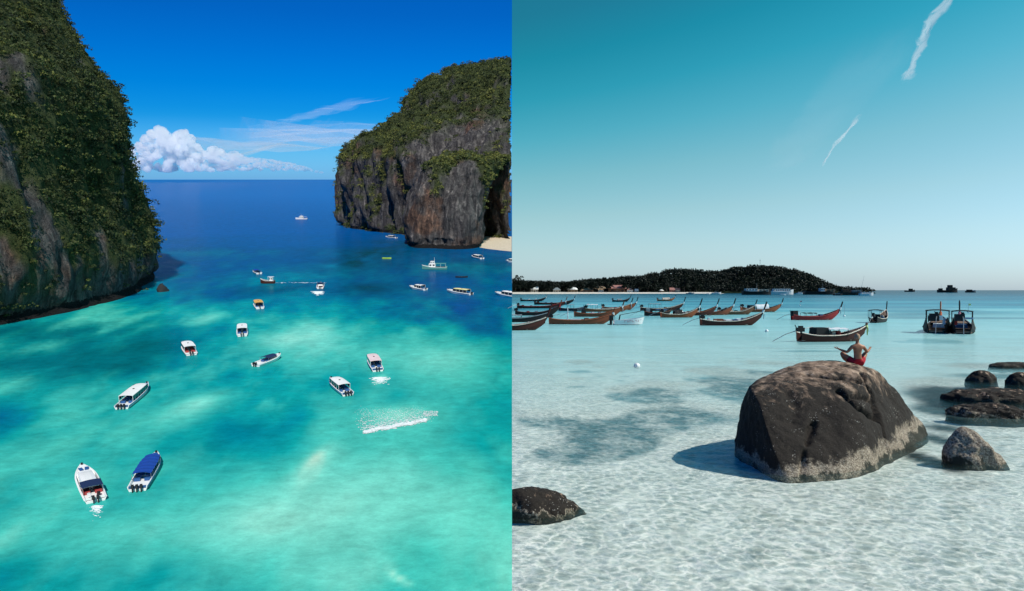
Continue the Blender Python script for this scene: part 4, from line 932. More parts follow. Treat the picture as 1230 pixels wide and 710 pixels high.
longtail('teak boat with cream covers nosing out past the loaded maroon boat', 862, 908, 378, 4, 'teak', CREAM, 'dark', 'white', cargo=(ck(.3, CREAM, 'cover', 0, 1.6, 1.0, .5), ck(.5, BLACK)), prow_h=.9)
longtail('long dark boat with black engine and red bundle at the edge of the fleet', 617, 672, 379, 4, 'dark', WOOD['maroon'], 'brown', 'red', cargo=(ck(.3, WOOD['red'], 'bundle'), ck(.5, GREY, 'bundle')), prow_h=.9, cut=True)
# white dinghy with lettering and a big outboard
def dinghy():
    yw = 390.5; D = EYE*FPX/(yw-HOR_R); L = 35/FPX*D; root = empty('white_dinghy', rpt(755, yw)+Vector((0, .6, 0)), R(3)); B = 1.5; T = np.linspace(0, 1, 14)
    sh = lambda t: .72+.45*t**2; hw = lambda t: B/2*(1-max(0, (t-.5)/.5)**2.4*.97)
    rings = []
    for t in T:
        w_, s_ = hw(t), sh(t); k = -.25+.75*max(0, (t-.7)/.3)**2; x = -L/2+L*t
        rings.append([(x+.25*t*s_, w_, s_), (x, w_*.9, .12), (x, 0, k), (x, -w_*.9, .12), (x+.25*t*s_, -w_, s_), (x+.25*t*s_, -w_+.08 if w_ > .1 else 0, s_), (x, -w_*.8, .25+k*.2), (x, w_*.8, .25+k*.2), (x+.25*t*s_, w_-.08 if w_ > .1 else 0, s_)])
    MB().loft(rings).build('hull', WHITE, root)
    m = MB(); m.box((-L/2-.35, 0, 1.0), (.6, .5, .75), 0, 0, .8); m.box((-L/2-.4, 0, .35), (.32, .2, .9)); m.box((-L/2-.6, 0, .1), (.6, .12, .14)); en = m.build('outboard_motor', BLACK, root)
    MB().tube([(-L/2+.8, .1, .5), (-L/2+1.0, .1, 1.5)], .10, 6).build('post', BLACK, root); MB().tube([(-L/2+.9, .1, 1.45), (L/2-.2, .25, 2.0)], .045, 6).build('long_pole', BLACK, root)
    for k in range(7):                         # faded red lettering on the side
        x = -L/2+1.5+k*.38; z0 = .42+.02*k; q = MB(); y = -(hw((x+L/2)/L)*.955+.015)
        q.box((x, y, z0+.12), (.06, .012, .3), 0, .12); q.box((x+.12, y-.012, z0+.22-.2*(k % 2)), (.2, .012, .06), 0, .12)
        if k % 3: q.box((x+.2, y-.006, z0+.12), (.05, .012, .24), 0, .12)
        q.build('lettering', CLOTH['pink'], root)
    for t in (.25, .5): MB().box((-L/2+L*t, 0, .55), (.25, hw(t)*1.7, .05)).build('thwart', WHITE, root)
    tag(root, 'white dinghy with faded red lettering and a black outboard motor', 'boat')
dinghy()

# =================================================================== RIGHT PLACE: shore, houses, ships
def house(label, px, py, wpx, hpx, wallc, roofc, kind='gable', depth=None):
    D = depth or HD-8; a = rdepth(px, py, D); W = wpx/FPX*D; H = hpx/FPX*D; root = empty('beach_house', (a.x, D+4, 1.2), 0); d = W*.6; hw_ = H*.55
    MB().box((0, 0, hw_/2), (W*.86, d, hw_)).build('wall', wallc, root)
    m = MB()
    if kind == 'gable': m.add([(-W/2, -d*.62, hw_), (W/2, -d*.62, hw_), (W/2, d*.62, hw_), (-W/2, d*.62, hw_), (-W*.46, 0, H), (W*.46, 0, H)], [(0, 1, 5, 4), (2, 3, 4, 5), (0, 4, 3), (1, 2, 5), (0, 3, 2, 1)])
    elif kind == 'hip': m.add([(-W/2, -d*.62, hw_), (W/2, -d*.62, hw_), (W/2, d*.62, hw_), (-W/2, d*.62, hw_), (-W*.12, 0, H), (W*.12, 0, H)], [(0, 1, 5, 4), (2, 3, 4, 5), (0, 4, 3), (1, 2, 5), (0, 3, 2, 1)])
    else:
        m.loft([[(W/2*math.cos(t)*r, d*.6*math.sin(t)*r, hw_+(H-hw_)*z) for t in np.linspace(0, 2*math.pi, 12, endpoint=False)] for r, z in ((1, 0), (.92, .4), (.65, .8), (.2, 1))])
    m.build('roof', roofc, root)
    for k in (-.28, .28): 
        wn = MB().box((k*W, -d/2-.03, hw_*.55), (W*.14, .06, hw_*.36)).build('window', BLACK, root)
    MB().box((0, -d/2-.03, hw_*.38), (W*.13, .06, hw_*.74)).build('door', DECK, root)
    tag(root, label, 'house', 'houses along the far beach'); return root
TAN = paint('tan_thatch', (.32, .22, .14), .9, .4, .6); BRW = paint('brown_boards', (.14, .07, .045), .8, .4, .6); PNK = paint('pink_tiles', (.42, .20, .17), .8, .3, .5)
house('small beach house with a white gabled roof among dark trees', 642, 348, 10, 7, CREAM, WHITE); house('beach house with a pale grey hipped roof set back in the trees', 669, 346.5, 10, 6, CREAM, GREY, 'hip')
house('beach pavilion with a white domed roof', 688, 350.5, 13, 6.5, TAN, WHITE, 'dome'); house('low beach hut with wide tan thatch', 705, 351, 16, 5, BRW, TAN, 'hip')
house('cream cottage between the thatched hut and the brown building', 722, 350.5, 7, 5, WHITE, TAN); house('broad brown two-storey beach building with rust roof', 741, 350.5, 22, 9, BRW, PNK, 'gable', HD-3)
house('tall brown building with flat tan eaves in the trees', 722, 347, 20, 7.5, BRW, TAN, 'hip', HD+12); house('hut with a red pointed roof on the beach', 757, 351, 8, 5.5, WHITE, PNK, 'hip')
house('white hut beside the red pointed roof', 765, 351, 5, 4.5, WHITE, WHITE); house('first of two pink peaked huts on the beach', 808, 351, 7, 6, PNK, PNK, 'gable'); house('second of two pink peaked huts, with cream walls', 814.5, 351, 6, 5.5, CREAM, PNK, 'gable'); house('white-roofed hut low behind the moored boats', 795, 351, 6, 4, TAN, WHITE, 'hip')
def shore_tree(label, px, py_top, D, kind=0):
    base = rdepth(px, 351, D); top = rdepth(px, py_top, D).z; H = top-1.2; root = empty('shore_tree', (base.x, D, 1.2))
    m = MB(); m.tube([(0, 0, -1), (.1*H*.2, 0, H*.4), (.0, .1, H*.92)], [.5, .34, .1], 7)
    for k in range(6):
        a = k*1.1; z = H*(.35+.09*k); m.tube([(0, 0, z), (math.cos(a)*H*.12, math.sin(a)*H*.12, z+H*.1), (math.cos(a)*H*.22, math.sin(a)*H*.22, z+H*.14)], [.15, .10, .04], 5)
    m.build('trunk', paint('bark', (.07, .055, .045), .9, .4, 2), root)
    n = 16; C = np.array([(rng.normal()*H*.14, rng.normal()*H*.14, H*(.42+.55*i/n)) for i in range(n)]); rad = H*np.linspace(.22, .10, n)*(.8+.5*rng.random(n))
    V, F, L_ = leaf_cloud(C, rad, 60, 1.0, .36+.15*rng.normal(size=n)); npmesh('crown', V, F, LEAF_HILL, None, False, root, {'leaf': L_})
    tag(root, label, 'tree', 'trees along the far beach')
for args in (('tall tree standing clear of the treeline at the end of the beach', 619, 330, HD+6), ('broad tree beside the white gabled beach house', 653, 340, HD-2), ('leaning tree between the two pale-roofed houses', 630, 339, HD+4),
             ('round tree over the white domed pavilion', 697, 338, HD+8), ('bushy tree above the red pointed hut', 768, 336, HD-4), ('tall tree left of the pink peaked huts', 786, 335, HD-2), ('dense tree over the thatched hut', 678, 339.5, HD+2), ('tree leaning over the far end of the beach', 836, 337, HD)):
    shore_tree(*args)
for k, (px, top, lb) in enumerate(((625, 337, 'dark bushy tree at the very start of the beach'), (636, 339, 'tree behind the white gabled beach house'), (660, 338, 'tree screening the pale hipped roof'), (684, 339, 'tree pressing against the domed pavilion'), (712, 337.5, 'tree between the thatched hut and the brown building'), (731, 338, 'tree standing before the broad brown building'), (750, 337, 'tree right of the broad brown building'), (778, 336, 'tree over the white hut'), (800, 335, 'tree behind the pink peaked huts'), (822, 336, 'tree past the second pink hut'))):
    shore_tree(lb, px, top, HD-6-(k % 3)*3)
# radio mast on the summit
mz = rdepth(913, 320, HD+92); r_ = empty('radio_mast', (mz.x, HD+92, mz.z-4))
MB().tube([(0, 0, 0), (0, 0, 16)], [.35, .2], 5).build('pole', GREY, r_); MB().box((0, 0, 13.5), (3.0, .3, .4)).build('crossarm', GREY, r_); tag(r_, 'thin radio mast on the summit of the wooded headland', 'mast')
def ship(label, name, xs, xb, yw, hullm, topm, tiers, mast=None, dist=None, cat='boat', group=None, hull_h=.35):
    D = dist or EYE*FPX/(yw-HOR_R); c = rdepth((xs+xb)/2, yw, D); L = (xb-xs)/FPX*D; B = L*.28; h = L*hull_h*.35; root = empty(name, (c.x, D, 0), 0)
    T = np.linspace(0, 1, 10); rings = []
    for t in T:
        w_ = B/2*(1-max(0, (t-.6)/.4)**2*.95); s_ = h*(1+.9*max(0, (t-.55)/.45)**2+.2*max(0, .2-t)/.2); x = -L/2+L*t
        rings.append([(x, w_, s_), (x, w_*.8, 0), (x, 0, -.6), (x, -w_*.8, 0), (x, -w_, s_)])
    MB().loft(rings).build('hull', hullm, root)
    for (t0, t1, z0, z1, mt) in tiers:
        x0, x1 = -L/2+L*t0, -L/2+L*t1; cb = MB().box(((x0+x1)/2, 0, h*z0+(z1-z0)*h/2), (x1-x0, B*.72, (z1-z0)*h), 0, 0, .96).build('cabin', mt, root)
        nw = max(2, int((x1-x0)/(.09*L)))
        for k in range(nw): MB().box((x0+(k+.5)*(x1-x0)/nw, -B*.36-.03, h*(z0+(z1-z0)*.58)), ((x1-x0)/nw*.6, .08, (z1-z0)*h*.34)).build('window', BLACK, cb)
    if mast: MB().tube([(-L/2+L*mast[0], 0, h), (-L/2+L*mast[1], 0, h+mast[2])], [L*.006+.05, .05], 5).build('mast', GREY, root)
    tag(root, label, cat, group); return root
PB = 'vessels lined up at the headland pier'
ship('dark-hulled ferry with low white cabin at the headland end of the pier', 'ferry', 892, 926, 354.2, BLACK, WHITE, ((.08, .5, 1, 1.8, WHITE), (.55, .9, 1, 1.6, CREAM)), (.5, .5, 9), None, 'boat', PB)
ship('long white excursion boat with many windows at the pier', 'excursion_boat', 925, 953, 353.8, WHITE, WHITE, ((.1, .85, 1, 2.0, WHITE),), (.6, .6, 8), None, 'boat', PB)
ship('small white launch beside the excursion boat', 'launch', 936, 944, 354.6, WHITE, WHITE, ((.2, .6, 1, 2.0, WHITE),), None, None, 'boat', PB)
ship('white launch alone before the wooded slope', 'launch', 956, 966, 353.4, WHITE, WHITE, ((.25, .75, 1, 2.2, WHITE),), None, None, 'boat', PB)
ship('long black barge moored under the point with white wheelhouse', 'barge', 966, 1003, 354.0, BLACK, WHITE, ((.50, .64, 1, 2.0, WHITE), (.68, .95, 1, 1.7, TAN)), (.6, .6, 10), None, 'boat', PB, .3)
ship('low dark tour boat packed with people off the point', 'tour_boat', 1008, 1036, 354.6, BLACK, WHITE, ((.1, .45, 1, 2.1, BRW), (.5, .9, 1, 1.8, GREY)), None, None, 'boat', PB)
ship('tiny dark boat in front of the black barge', 'launch', 1001, 1012, 354.9, BLACK, GREY, ((.3, .7, 1, 2.0, GREY),), None, None, 'boat', PB)
ship('white sailing yacht with a bare mast off the point', 'sailing_yacht', 1032, 1049, 355.0, WHITE, WHITE, ((.15, .8, 1, 1.9, WHITE),), (.05, .35, 17), None, 'yacht')
for (a, b, y, lb) in ((824, 834, 353.4, 'small grey skiff pulled close to the far beach'), (847, 853, 353.6, 'small white launch anchored off the far beach'), (855, 866, 353.2, 'white tender beside the far beach end')): ship(lb, 'launch', a, b, y, WHITE if 'white' in lb else GREY, WHITE, ((.3, .7, 1, 1.8, WHITE),), None, None, 'boat')
ship('small black fishing boat on the horizon closest to the yacht', 'fishing_boat', 1087, 1099, 350.6, BLACK, BLACK, ((.4, .75, 1, 2.6, BLACK),), (.5, .5, 14), None, 'boat', 'boats on the horizon')
ship('largest black fishing trawler on the horizon with tall wheelhouse', 'fishing_boat', 1127, 1150, 351.4, BLACK, BLACK, ((.05, .18, 1, 1.8, BLACK), (.45, .86, 1, 2.2, BLACK), (.52, .70, 2.2, 3.2, BLACK)), (.15, .15, 13), None, 'boat', 'boats on the horizon')
ship('low black tour boat with white stern deck on the horizon', 'fishing_boat', 1160, 1172, 351.4, BLACK, WHITE, ((.1, .6, 1, 2.4, BLACK), (.65, .9, 1, 2.0, WHITE)), None, None, 'boat', 'boats on the horizon')
def buoy(label, px, py, h, flag=None):
    c = rpt(px, py); root = empty('buoy', c); MB().ball((0, 0, .08), (.22, .22, .2)).build('float', WHITE, root)
    if h: MB().tube([(0, 0, 0), (.05, 0, h)], .035, 5).build('pole', SILVER, root)
    if flag: MB().box((.32, 0, h-.25), (.6, .02, .42)).build('flag', flag, root)
    tag(root, label, 'buoy')
buoy('marker buoy with a pink flag on open blue water', 961, 367, 1.6, CLOTH['pink']); buoy('marker pole with a bare float off the red boat bow', 1014, 380, 2.3); buoy('small white float near the loaded maroon boat', 921, 398.5, 0); buoy('small white float alone on the pale shallows', 765, 441, .25)
buoy('pale yellow flag marker behind the bare dark prow', 1163, 375, 2.0, CLOTH['yellow'])

# =================================================================== LEFT PLACE: boats
GEL = paint('white_gelcoat', (.80, .80, .79), .25, .12, 1.5); GLASS = paint('tinted_glass', (.012, .018, .028), .08, .1, 2, 0, .6); RUB = paint('black_rubber', (.02, .02, .022), .6, .2, 3); BLUE = paint('blue_canvas', (.008, .055, .30), .75, .35, 1.2, .3); NAVY = paint('navy_canvas', (.012, .028, .085), .75, .3, 1.2, .3)
ROOFW = paint('white_roof', (.82, .81, .78), .45, .15, 1.2); ROOFP = paint('pink_white_roof', (.80, .62, .62), .5, .3, 1.2); ROOFY = paint('yellow_roof', (.70, .38, .10), .6, .3, 1.2); ROOFL = paint('pale_yellow_roof', (.74, .66, .30), .6, .3, 1.2); BLUEP = paint('blue_paint', (.03, .10, .27), .35, .3, 2); SEATR = paint('red_seat', (.35, .05, .05), .7, .2); TEALP = paint('sea_green_paint', (.10, .30, .28), .5, .35, 2)
def speedboat(label, bow, stern, beam=None, roof=ROOFW, roof_span=(.16, .66), trim=GEL, bowpad=RUB, motors=2, seats=None, height=1.75, zbow=.6, style='hardtop', group='tour speedboats on the lagoon', cut=False, maxlen=None, hullm=GEL):
    b = lpt(*bow, zbow); s = lpt(*stern, .3); b.z = s.z = 0; d = b-s; L = d.length; c = (b+s)/2
    if maxlen and L > maxlen: L = maxlen; d = d.normalized()*L
    B = beam or min(3.1, L*.27)
    root = empty('speedboat', c, math.atan2(d.y, d.x), ML)
    T = np.linspace(0, 1, 18)
    hw = lambda t: B/2*(.93+.07*min(1, t/.3))*(1 if t < .5 else max(.03, 1-((t-.5)/.5)**2.5))
    sh = lambda t: .78+.55*t**2.2
    X = lambda t: -L/2+L*t
    rings = []
    for t in T:
        w_, s_ = hw(t), sh(t); k = -.4+1.3*max(0, (t-.7)/.3)**2; ch_ = -.02+.62*max(0, (t-.55)/.45)**2; wi = max(.012, w_-.16)
        fl = .34 if t < .66 else s_-.05
        rings.append([(X(t), w_, s_), (X(t), w_*.97, s_*.55+.1), (X(t), w_*.82, ch_), (X(t), 0, min(k, s_-.2)), (X(t), -w_*.82, ch_), (X(t), -w_*.97, s_*.55+.1), (X(t), -w_, s_), (X(t), -wi, s_+.02), (X(t), -wi*.98, fl), (X(t), wi*.98, fl), (X(t), wi, s_+.02)])
    MB().loft(rings).build('hull', hullm, root)
    for q in (-1, 1): MB().tube([(X(t), q*(hw(t)+.01), sh(t)-.16) for t in T], .07, 5).build('rub_rail', trim, root)
    f = MB(); f.loft([[(X(t), hw(t)*.62, sh(t)+.02), (X(t), -hw(t)*.62, sh(t)+.02), (X(t), -hw(t)*.6, sh(t)+.14), (X(t), hw(t)*.6, sh(t)+.14)] for t in (.70, .78, .86, .92)]); f.build('bow_pad', bowpad, root)
    MB().box((X(.955), 0, sh(.95)+.16), (.35, .3, .25)).build('anchor_locker', RUB, root)
    for k in range(motors):
        y = (k-(motors-1)/2)*.62; m = MB(); m.box((X(0)-.32, y, .95), (.62, .42, .5), 0, 0, .8); m.box((X(0)-.36, y, .35), (.26, .16, .8)); m.build('outboard_motor', RUB, root)
    MB().box((X(.02), 0, .62), (.22, B*.8, .3)).build('transom_bench', trim, root)
    n = max(3, int(L/2.2)); 
    for k in range(n):
        t = roof_span[0]+.04+(roof_span[1]-roof_span[0]-.08)*k/(n-1)
        for q in (-1, 1): MB().box((X(t), q*B*.25, .58), (.5, B*.3, .45)).build('seat', seats or BLUEP, root)
    t0, t1 = roof_span; W2 = B*.46; z = height+.35
    if style == 'hardtop':
        rr = []
        for k in np.linspace(0, 1, 7):
            x = X(t0)+(X(t1)-X(t0))*k; nar = 1-.16*max(0, k-.7)/.3; zz = z-.10*max(0, k-.8)/.2
            rr.append([(x, W2*nar*q, zz+.16*(1-abs(q)**2.4)) for q in np.linspace(-1, 1, 9)]+[(x, W2*nar*q, zz-.06+.16*(1-abs(q)**2.4)) for q in np.linspace(1, -1, 9)])
        r_ = MB().loft(rr).build('canopy', roof, root)
        MB().box((X((t0+t1)/2), 0, z+.22), (.35, .35, .12)).build('hatch', RUB, r_)
        for q in (-1, 1):
            nwn = max(3, int((X(t1)-X(t0))/1.6))
            for k in range(nwn):
                x = X(t0)+(k+.55)*(X(t1)-X(t0))/nwn; MB().box((x, q*W2*.97, (z+.95)/2+.1), ((X(t1)-X(t0))/nwn*.86, .04, (z-.95)*.72)).build('window', GLASS, root)
                MB().tube([(x-(X(t1)-X(t0))/nwn*.5, q*W2*.95, .8), (x-(X(t1)-X(t0))/nwn*.5, q*W2*.95, z)], .04, 5).build('canopy_post', GEL, root)
    elif style == 'canvas':
        nb_ = 6; r_ = None
        for k in range(nb_):                        # canvas panels stretched between hoops
            x0 = X(t0)+(X(t1)-X(t0))*k/nb_; x1 = X(t0)+(X(t1)-X(t0))*(k+1)/nb_; rr = []
            for x, sg in ((x0+.02, 0), ((x0+x1)/2, -.09), (x1-.02, 0)):
                nar = 1-.2*max(0, (x-X(t0))/(X(t1)-X(t0))-.7)/.3
                rr.append([(x, W2*nar*q, z+sg+.28*(1-q*q)) for q in np.linspace(-1, 1, 9)]+[(x, W2*nar*q, z-.03+sg+.28*(1-q*q)) for q in np.linspace(1, -1, 9)])
            MB().loft(rr).build('canopy_panel', roof, root)
            for q in (-1, 1): MB().tube([(x0, q*W2, .8), (x0, q*W2, z)], .035, 5).build('canopy_post', SILVER, root)
    elif style == 'cabin':                          # low coachroof with forward hatches and a short bimini
        rr = []
        for k in np.linspace(0, 1, 8):
            t = .30+.48*k; w_ = hw(t)*.74; hh = .62*math.sin(math.pi*min(1, .25+k*.9))**.6 if k < .95 else .12
            hh = .62*(1-k**3)
            rr.append([(X(t), w_, sh(t)), (X(t), w_*.86, sh(t)+hh*.8), (X(t), w_*.4, sh(t)+hh), (X(t), -w_*.4, sh(t)+hh), (X(t), -w_*.86, sh(t)+hh*.8), (X(t), -w_, sh(t))])
        MB().loft(rr).build('coachroof', GEL, root)
        for q in (-1, 1): MB().box((X(.80), q*hw(.8)*.36, sh(.8)+.2), (L*.085, hw(.8)*.5, .07), q*.12).build('hatch', BLUEP, root)
        rr = [[(X(t), W2*q, z+.12*(1-q*q)) for q in np.linspace(-1, 1, 7)]+[(X(t), W2*q, z-.05+.12*(1-q*q)) for q in np.linspace(1, -1, 7)] for t in (t0, (t0+t1)/2, t1)]
        MB().loft(rr).build('canopy', roof, root)
        for t in (t0, t1):
            for q in (-1, 1): MB().tube([(X(t), q*W2*.92, .8), (X(t), q*W2*.92, z)], .05, 5).build('canopy_post', SILVER, root)
        for k in range(4): MB().box((X(.09)+.1*k, (-1)**k*B*.2, .8), (.4, .35, .5), .3*k).build('fitting', (GEL, RUB, GEL, SEATR)[k], root)
    ws = MB(); xw = X(t1)+.05; ws.add([(xw, W2*.9, .95), (xw, -W2*.9, .95), (xw-.5, -W2*.82, z-.05), (xw-.5, W2*.82, z-.05), (xw+.05, W2*.9, .95), (xw+.05, -W2*.9, .95), (xw-.45, -W2*.82, z-.05), (xw-.45, W2*.82, z-.05)], [(0, 1, 2, 3), (7, 6, 5, 4), (0, 4, 5, 1), (1, 5, 6, 2), (2, 6, 7, 3), (3, 7, 4, 0)]); ws.build('windscreen', GLASS, root)
    tag(root, label, 'boat', group)
    if cut: cut_at_seam(root, False)
    return root
speedboat('white cabin cruiser with two forward hatches and a small navy awning', (98, 561), (115, 601), 3.2, NAVY, (.16, .34), GEL, GEL, 2, SEATR, 1.35, style='cabin')
speedboat('white speedboat with a long royal-blue canvas canopy', (189, 546), (165, 588), 3.1, BLUE, (.20, .78), BLUEP, BLUEP, 3, None, 1.35, style='canvas')
speedboat('long white-roofed speedboat with tinted windows and blue pointed bow', (178, 462), (146, 490), 3.2, ROOFW, (.16, .74), BLUEP, BLUEP, 3)
speedboat('white-roofed speedboat with black bow pad between the blue-bowed boat and the cliff', (220, 410), (233, 430), 3.3, ROOFW, (.18, .80), GEL, RUB, 2, SEATR, maxlen=13)
speedboat('plain white-roofed speedboat pointing straight out of the bay', (291, 391), (291, 405), 3.3, ROOFW, (.22, .86), GEL, GEL, 2, maxlen=13)
speedboat('open white speedboat with a navy canvas top', (337, 427), (307, 439), 3.0, NAVY, (.34, .72), GEL, GEL, 2, None, 1.2, style='canvas')
speedboat('pinkish-roofed speedboat churning foam behind its motors', (444, 427), (455, 447), 3.2, ROOFP, (.20, .80), BLUEP, BLUEP, 2, maxlen=14)
speedboat('white-roofed speedboat with blue bow beside the pinkish-roofed boat', (397, 456), (418, 474), 3.0, ROOFW, (.18, .72), BLUEP, BLUEP, 3)
speedboat('small boat with a bright orange-yellow roof', (307, 361), (314, 373), 3.4, ROOFY, (.16, .84), GEL, GEL, 1, maxlen=12)
speedboat('small white boat with a blue canvas hood at the edge of deep water', (303, 324), (314, 330), 3.3, BLUE, (.2, .7), GEL, GEL, 1, None, 1.3, style='canvas', maxlen=11)
speedboat('white motorboat heading seaward with a foaming wake', (386, 339), (384, 348), 3.2, NAVY, (.3, .6), GEL, GEL, 2, SEATR, 1.4, style='cabin', maxlen=13)
speedboat('white boat moored against the foot of the rounded island', (462, 284.5), (477, 286), 3.2, ROOFW, (.2, .7), GEL, GEL, 1, maxlen=13)
speedboat('white speedboat closest to the island beach', (565, 307.5), (581, 311), 3.4, ROOFW, (.16, .7), GEL, GEL, 1, maxlen=13)
speedboat('white speedboat with long bow inshore of the green dive boat', (492, 344.5), (511, 348), 3.0, ROOFW, (.14, .56), GEL, GEL, 1, maxlen=12)
speedboat('long white speedboat with a pale yellow roof', (537, 349), (566, 353.5), 3.2, ROOFL, (.10, .66), GEL, GEL, 2, maxlen=15)
speedboat('white speedboat cut off at the seam beside the yellow-roofed boat', (595, 352), (622, 357), 3.2, ROOFW, (.14, .62), GEL, GEL, 1, maxlen=14, cut=True)
speedboat('tiny white speedboat cut off at the seam below the beach', (608, 313.5), (622, 315), 3.2, ROOFW, (.2, .7), GEL, GEL, 1, maxlen=12, cut=True)
def dive_boat(label, name, xs, xb, yw, hullm, cabm, decks, mast=True, maxb=4.0, flip=False, group='larger boats on the lagoon'):
    a = lpt(xs, yw); b = lpt(xb, yw); L = (b-a).length; B = min(maxb, L*.3); root = empty(name, (a+b)/2, math.pi if flip else 0, ML); T = np.linspace(0, 1, 16); rings = []
    for t in T:
        w_ = B/2*(1 if t < .55 else max(.03, 1-((t-.55)/.45)**2.2)); s_ = 1.3+1.0*max(0, (t-.5)/.5)**2+.25*max(0, .2-t)/.2; x = -L/2+L*t
        rings.append([(x, w_, s_), (x, w_*.9, .15), (x, 0, -.6+.9*max(0, (t-.8)/.2)), (x, -w_*.9, .15), (x, -w_, s_), (x, -w_*.93, s_), (x, -w_*.9, s_-.35), (x, w_*.9, s_-.35), (x, w_*.93, s_)])
    MB().loft(rings).build('hull', hullm, root)
    for q in (-1, 1): MB().tube([(-L/2+L*t, q*(B/2*(1 if t < .55 else max(.03, 1-((t-.55)/.45)**2.2))+.02), 1.32+1.0*max(0, (t-.5)/.5)**2) for t in T], .09, 5).build('gunwale', GEL, root)
    for (t0, t1, z0, z1, mt) in decks:
        x0, x1 = -L/2+L*t0, -L/2+L*t1; cb = MB().box(((x0+x1)/2, 0, (z0+z1)/2), (x1-x0, B*.7, z1-z0), 0, 0, .95).build('cabin', mt, root); nw = max(2, int((x1-x0)/1.3))
        for q in (-1, 1):
            for k in range(nw): MB().box((x0+(k+.5)*(x1-x0)/nw, q*(B*.345+.02), z0+(z1-z0)*.6), ((x1-x0)/nw*.62, .06, (z1-z0)*.36)).build('window', GLASS, cb)
    x0, x1 = -L/2+L*.04, -L/2+L*.46
    MB().box(((x0+x1)/2, 0, 3.15), (x1-x0, B*.86, .09)).build('awning', cabm, root)
    for x in (x0+.2, (x0+x1)/2, x1-.2):
        for q in (-1, 1): MB().tube([(x, q*B*.4, 1.0), (x, q*B*.4, 3.12)], .05, 5).build('awning_post', GEL, root)
    if mast: MB().tube([(0, 0, 3), (0, 0, 6.4)], [.09, .05], 5).build('mast', GEL, root)
    tag(root, label, 'boat', group)
dive_boat('sea-green dive boat with white wheelhouse and an awning astern', 'dive_boat', 507, 537, 323.5, TEALP, TEALP, ((.46, .72, 1.2, 3.2, GEL), (.50, .66, 3.2, 4.4, GEL)), flip=True)
dive_boat('white two-deck cruise boat far out on the open sea', 'cruise_boat', 355, 369, 263.5, GEL, GEL, ((.3, .7, 1.2, 3.2, GEL), (.35, .6, 3.2, 4.4, GEL)), flip=True)
dive_boat('dark wooden boat with a white cabin towing a long straight wake', 'wooden_boat', 313, 330, 340.5, WOOD['maroon'], GEL, ((.12, .34, 1.2, 3.0, GEL),), False, 3.0, flip=True)
def canoe(label, name, xs, xb, yw, hullm, cat, w=.9, h=.45, crew=None):
    a = lpt(xs, yw); b = lpt(xb, yw); L = (b-a).length; root = empty(name, (a+b)/2, .05, ML); rings = []
    for t in np.linspace(0, 1, 12):
        k = math.sin(math.pi*t)**.6; x = -L/2+L*t; s_ = h+.35*h*abs(2*t-1)**2; rings.append([(x, w/2*k+.02, s_), (x, w*.4*k+.02, 0), (x, 0, -.15), (x, -w*.4*k-.02, 0), (x, -w/2*k-.02, s_), (x, -w*.42*k-.01, s_), (x, 0, .12), (x, w*.42*k+.01, s_)])
    MB().loft(rings).build('hull', hullm, root)
    for t in (.3, .5, .7): MB().box((-L/2+L*t, 0, h*.8), (.35, w*.8, .06)).build('thwart', DECK, root)
    tag(root, label, cat)
KAY = paint('lime_plastic', (.35, .55, .08), .35, .2, 2)
canoe('lime-green kayak on dark water before the rounded island', 'kayak', 459, 470, 311, KAY, 'kayak', 2.2, .7)
canoe('low dark empty longboat near the pale-yellow-roofed speedboat', 'longboat', 547, 562, 333.5, WOOD['navy'], 'boat', 1.8, .6)
# sea stack
V_ = MB()
st = lpt(195, 350); n, m = 40, 18; th = np.linspace(0, 2*math.pi, n, endpoint=False); s_ = np.linspace(0, 1, m)
P_ = np.stack([np.cos(th)[:, None]*s_*2.1*(1+.2*vnoise(np.c_[np.cos(th)*2, np.sin(th)*2, 0*th]))[:, None], np.sin(th)[:, None]*s_*2.4, np.ones((n, 1))*4.2*(1-s_**2)**.8-.6], -1); P_ = P_+.4*fbm(P_*.8, 3)[..., None]
tag(npmesh('sea_rock', P_.reshape(-1, 3), gridfaces(n, m, True), paint('wet_dark_rock', (.02, .022, .024), .8, .3, 1, .5), ML @ Matrix.Translation(st), True), 'lone dark sea rock just off the tip of the jungle headland', 'rock')
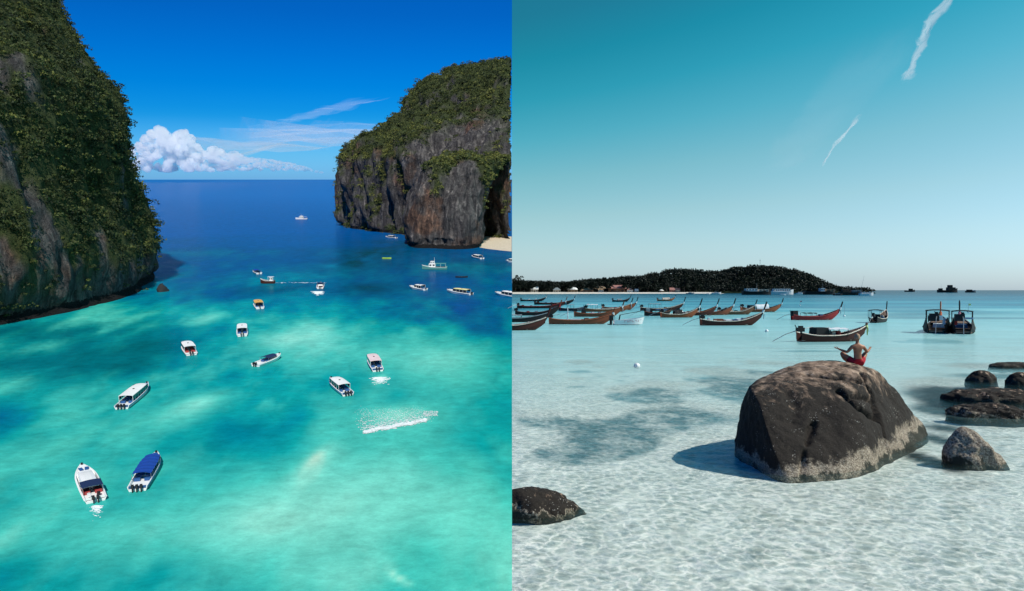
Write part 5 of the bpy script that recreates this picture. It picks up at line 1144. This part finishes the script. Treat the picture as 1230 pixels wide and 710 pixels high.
# white water
FOAM = NT('foam'); v = FOAM.obj(); FOAM = FOAM.done(FOAM.principled(FOAM.ramp(FOAM.noise(v, 2.5, 5, .7), [(.3, (.62, .72, .72)), (.6, (.88, .9, .9))]), .9, None, .1))
def foam(label, pts_fn, n, size):
    V, F = [], []
    for i in range(n):
        px, py, k = pts_fn(); c = lpt(px, py, .02); s = size*k*rng.uniform(.5, 1.4); o = len(V); a0 = rng.uniform(0, 6)
        el = rng.uniform(1.1, 2.6)
        for j in range(7): a = a0+j*2*math.pi/7; q = s*rng.uniform(.5, 1.1); V.append((c.x+q*el*math.cos(a), c.y+q*math.sin(a)*1.1, .02+.00003*i))
        F.append(tuple(range(o, o+7)))
    me = bpy.data.meshes.new('foam'); me.from_pydata(V, [], F); me.update(); o = link('foam', me, FOAM, None, False, ML); tag(o, label, 'foam', None, 'stuff')
def surf():
    u = rng.random(); 
    if rng.random() < .42: return 437+75*u, 519-14*u+rng.normal()*.9+.5*math.sin(u*19), 1.4
    if rng.random() < .12: return 508+18*rng.random(), 494+6*rng.random(), .7
    k = rng.random()**1.5; return 436+78*u+4*rng.normal()-6*k, 517-13*u-26*k*(1-.5*u)+1.5*rng.normal(), .4+.7*(1-k)*rng.random()
foam('small breaking wave of white foam on the turquoise shallows', surf, 4200, .105)
foam('white foam churned behind the pinkish-roofed speedboat', lambda: (456+rng.normal()*4.2, 453+abs(rng.normal())*3.2, .9), 320, .2)
foam('thin foam trail behind the navy-awning cruiser', lambda: (117+rng.normal()*3.2, 607+abs(rng.normal())*5, .6), 200, .16)
foam('white wake behind the seaward motorboat', lambda: (382+rng.normal()*2.4, 350+abs(rng.normal())*1.4, 1.2), 160, .4)
foam('long straight wake line between the wooden boat and the motorboat', lambda: (rng.uniform(331, 392), 339.6+rng.normal()*.25, .5), 80, .45)

# ------------------------------------------------------------------ sunlight: each photograph has its own sun
bpy.context.view_layer.update()
cl_, cr2 = bpy.data.collections.new('left_place'), bpy.data.collections.new('right_place')
for o in list(SC.objects):
    if o.type != 'MESH' or len(o.data.vertices) == 0: continue
    vv = np.empty(len(o.data.vertices)*3, np.float32); o.data.vertices.foreach_get('co', vv); mw = np.array(o.matrix_world); x = (vv.reshape(-1, 3) @ mw[0, :3]+mw[0, 3]).min()
    left = o.name in ('sea', 'sea.001') or x < -.05
    (cl_ if left else cr2).objects.link(o)
for so_, c_ in ((sun_l, cl_), (sun_r, cr2)):
    so_.light_linking.receiver_collection = c_; so_.light_linking.blocker_collection = c_
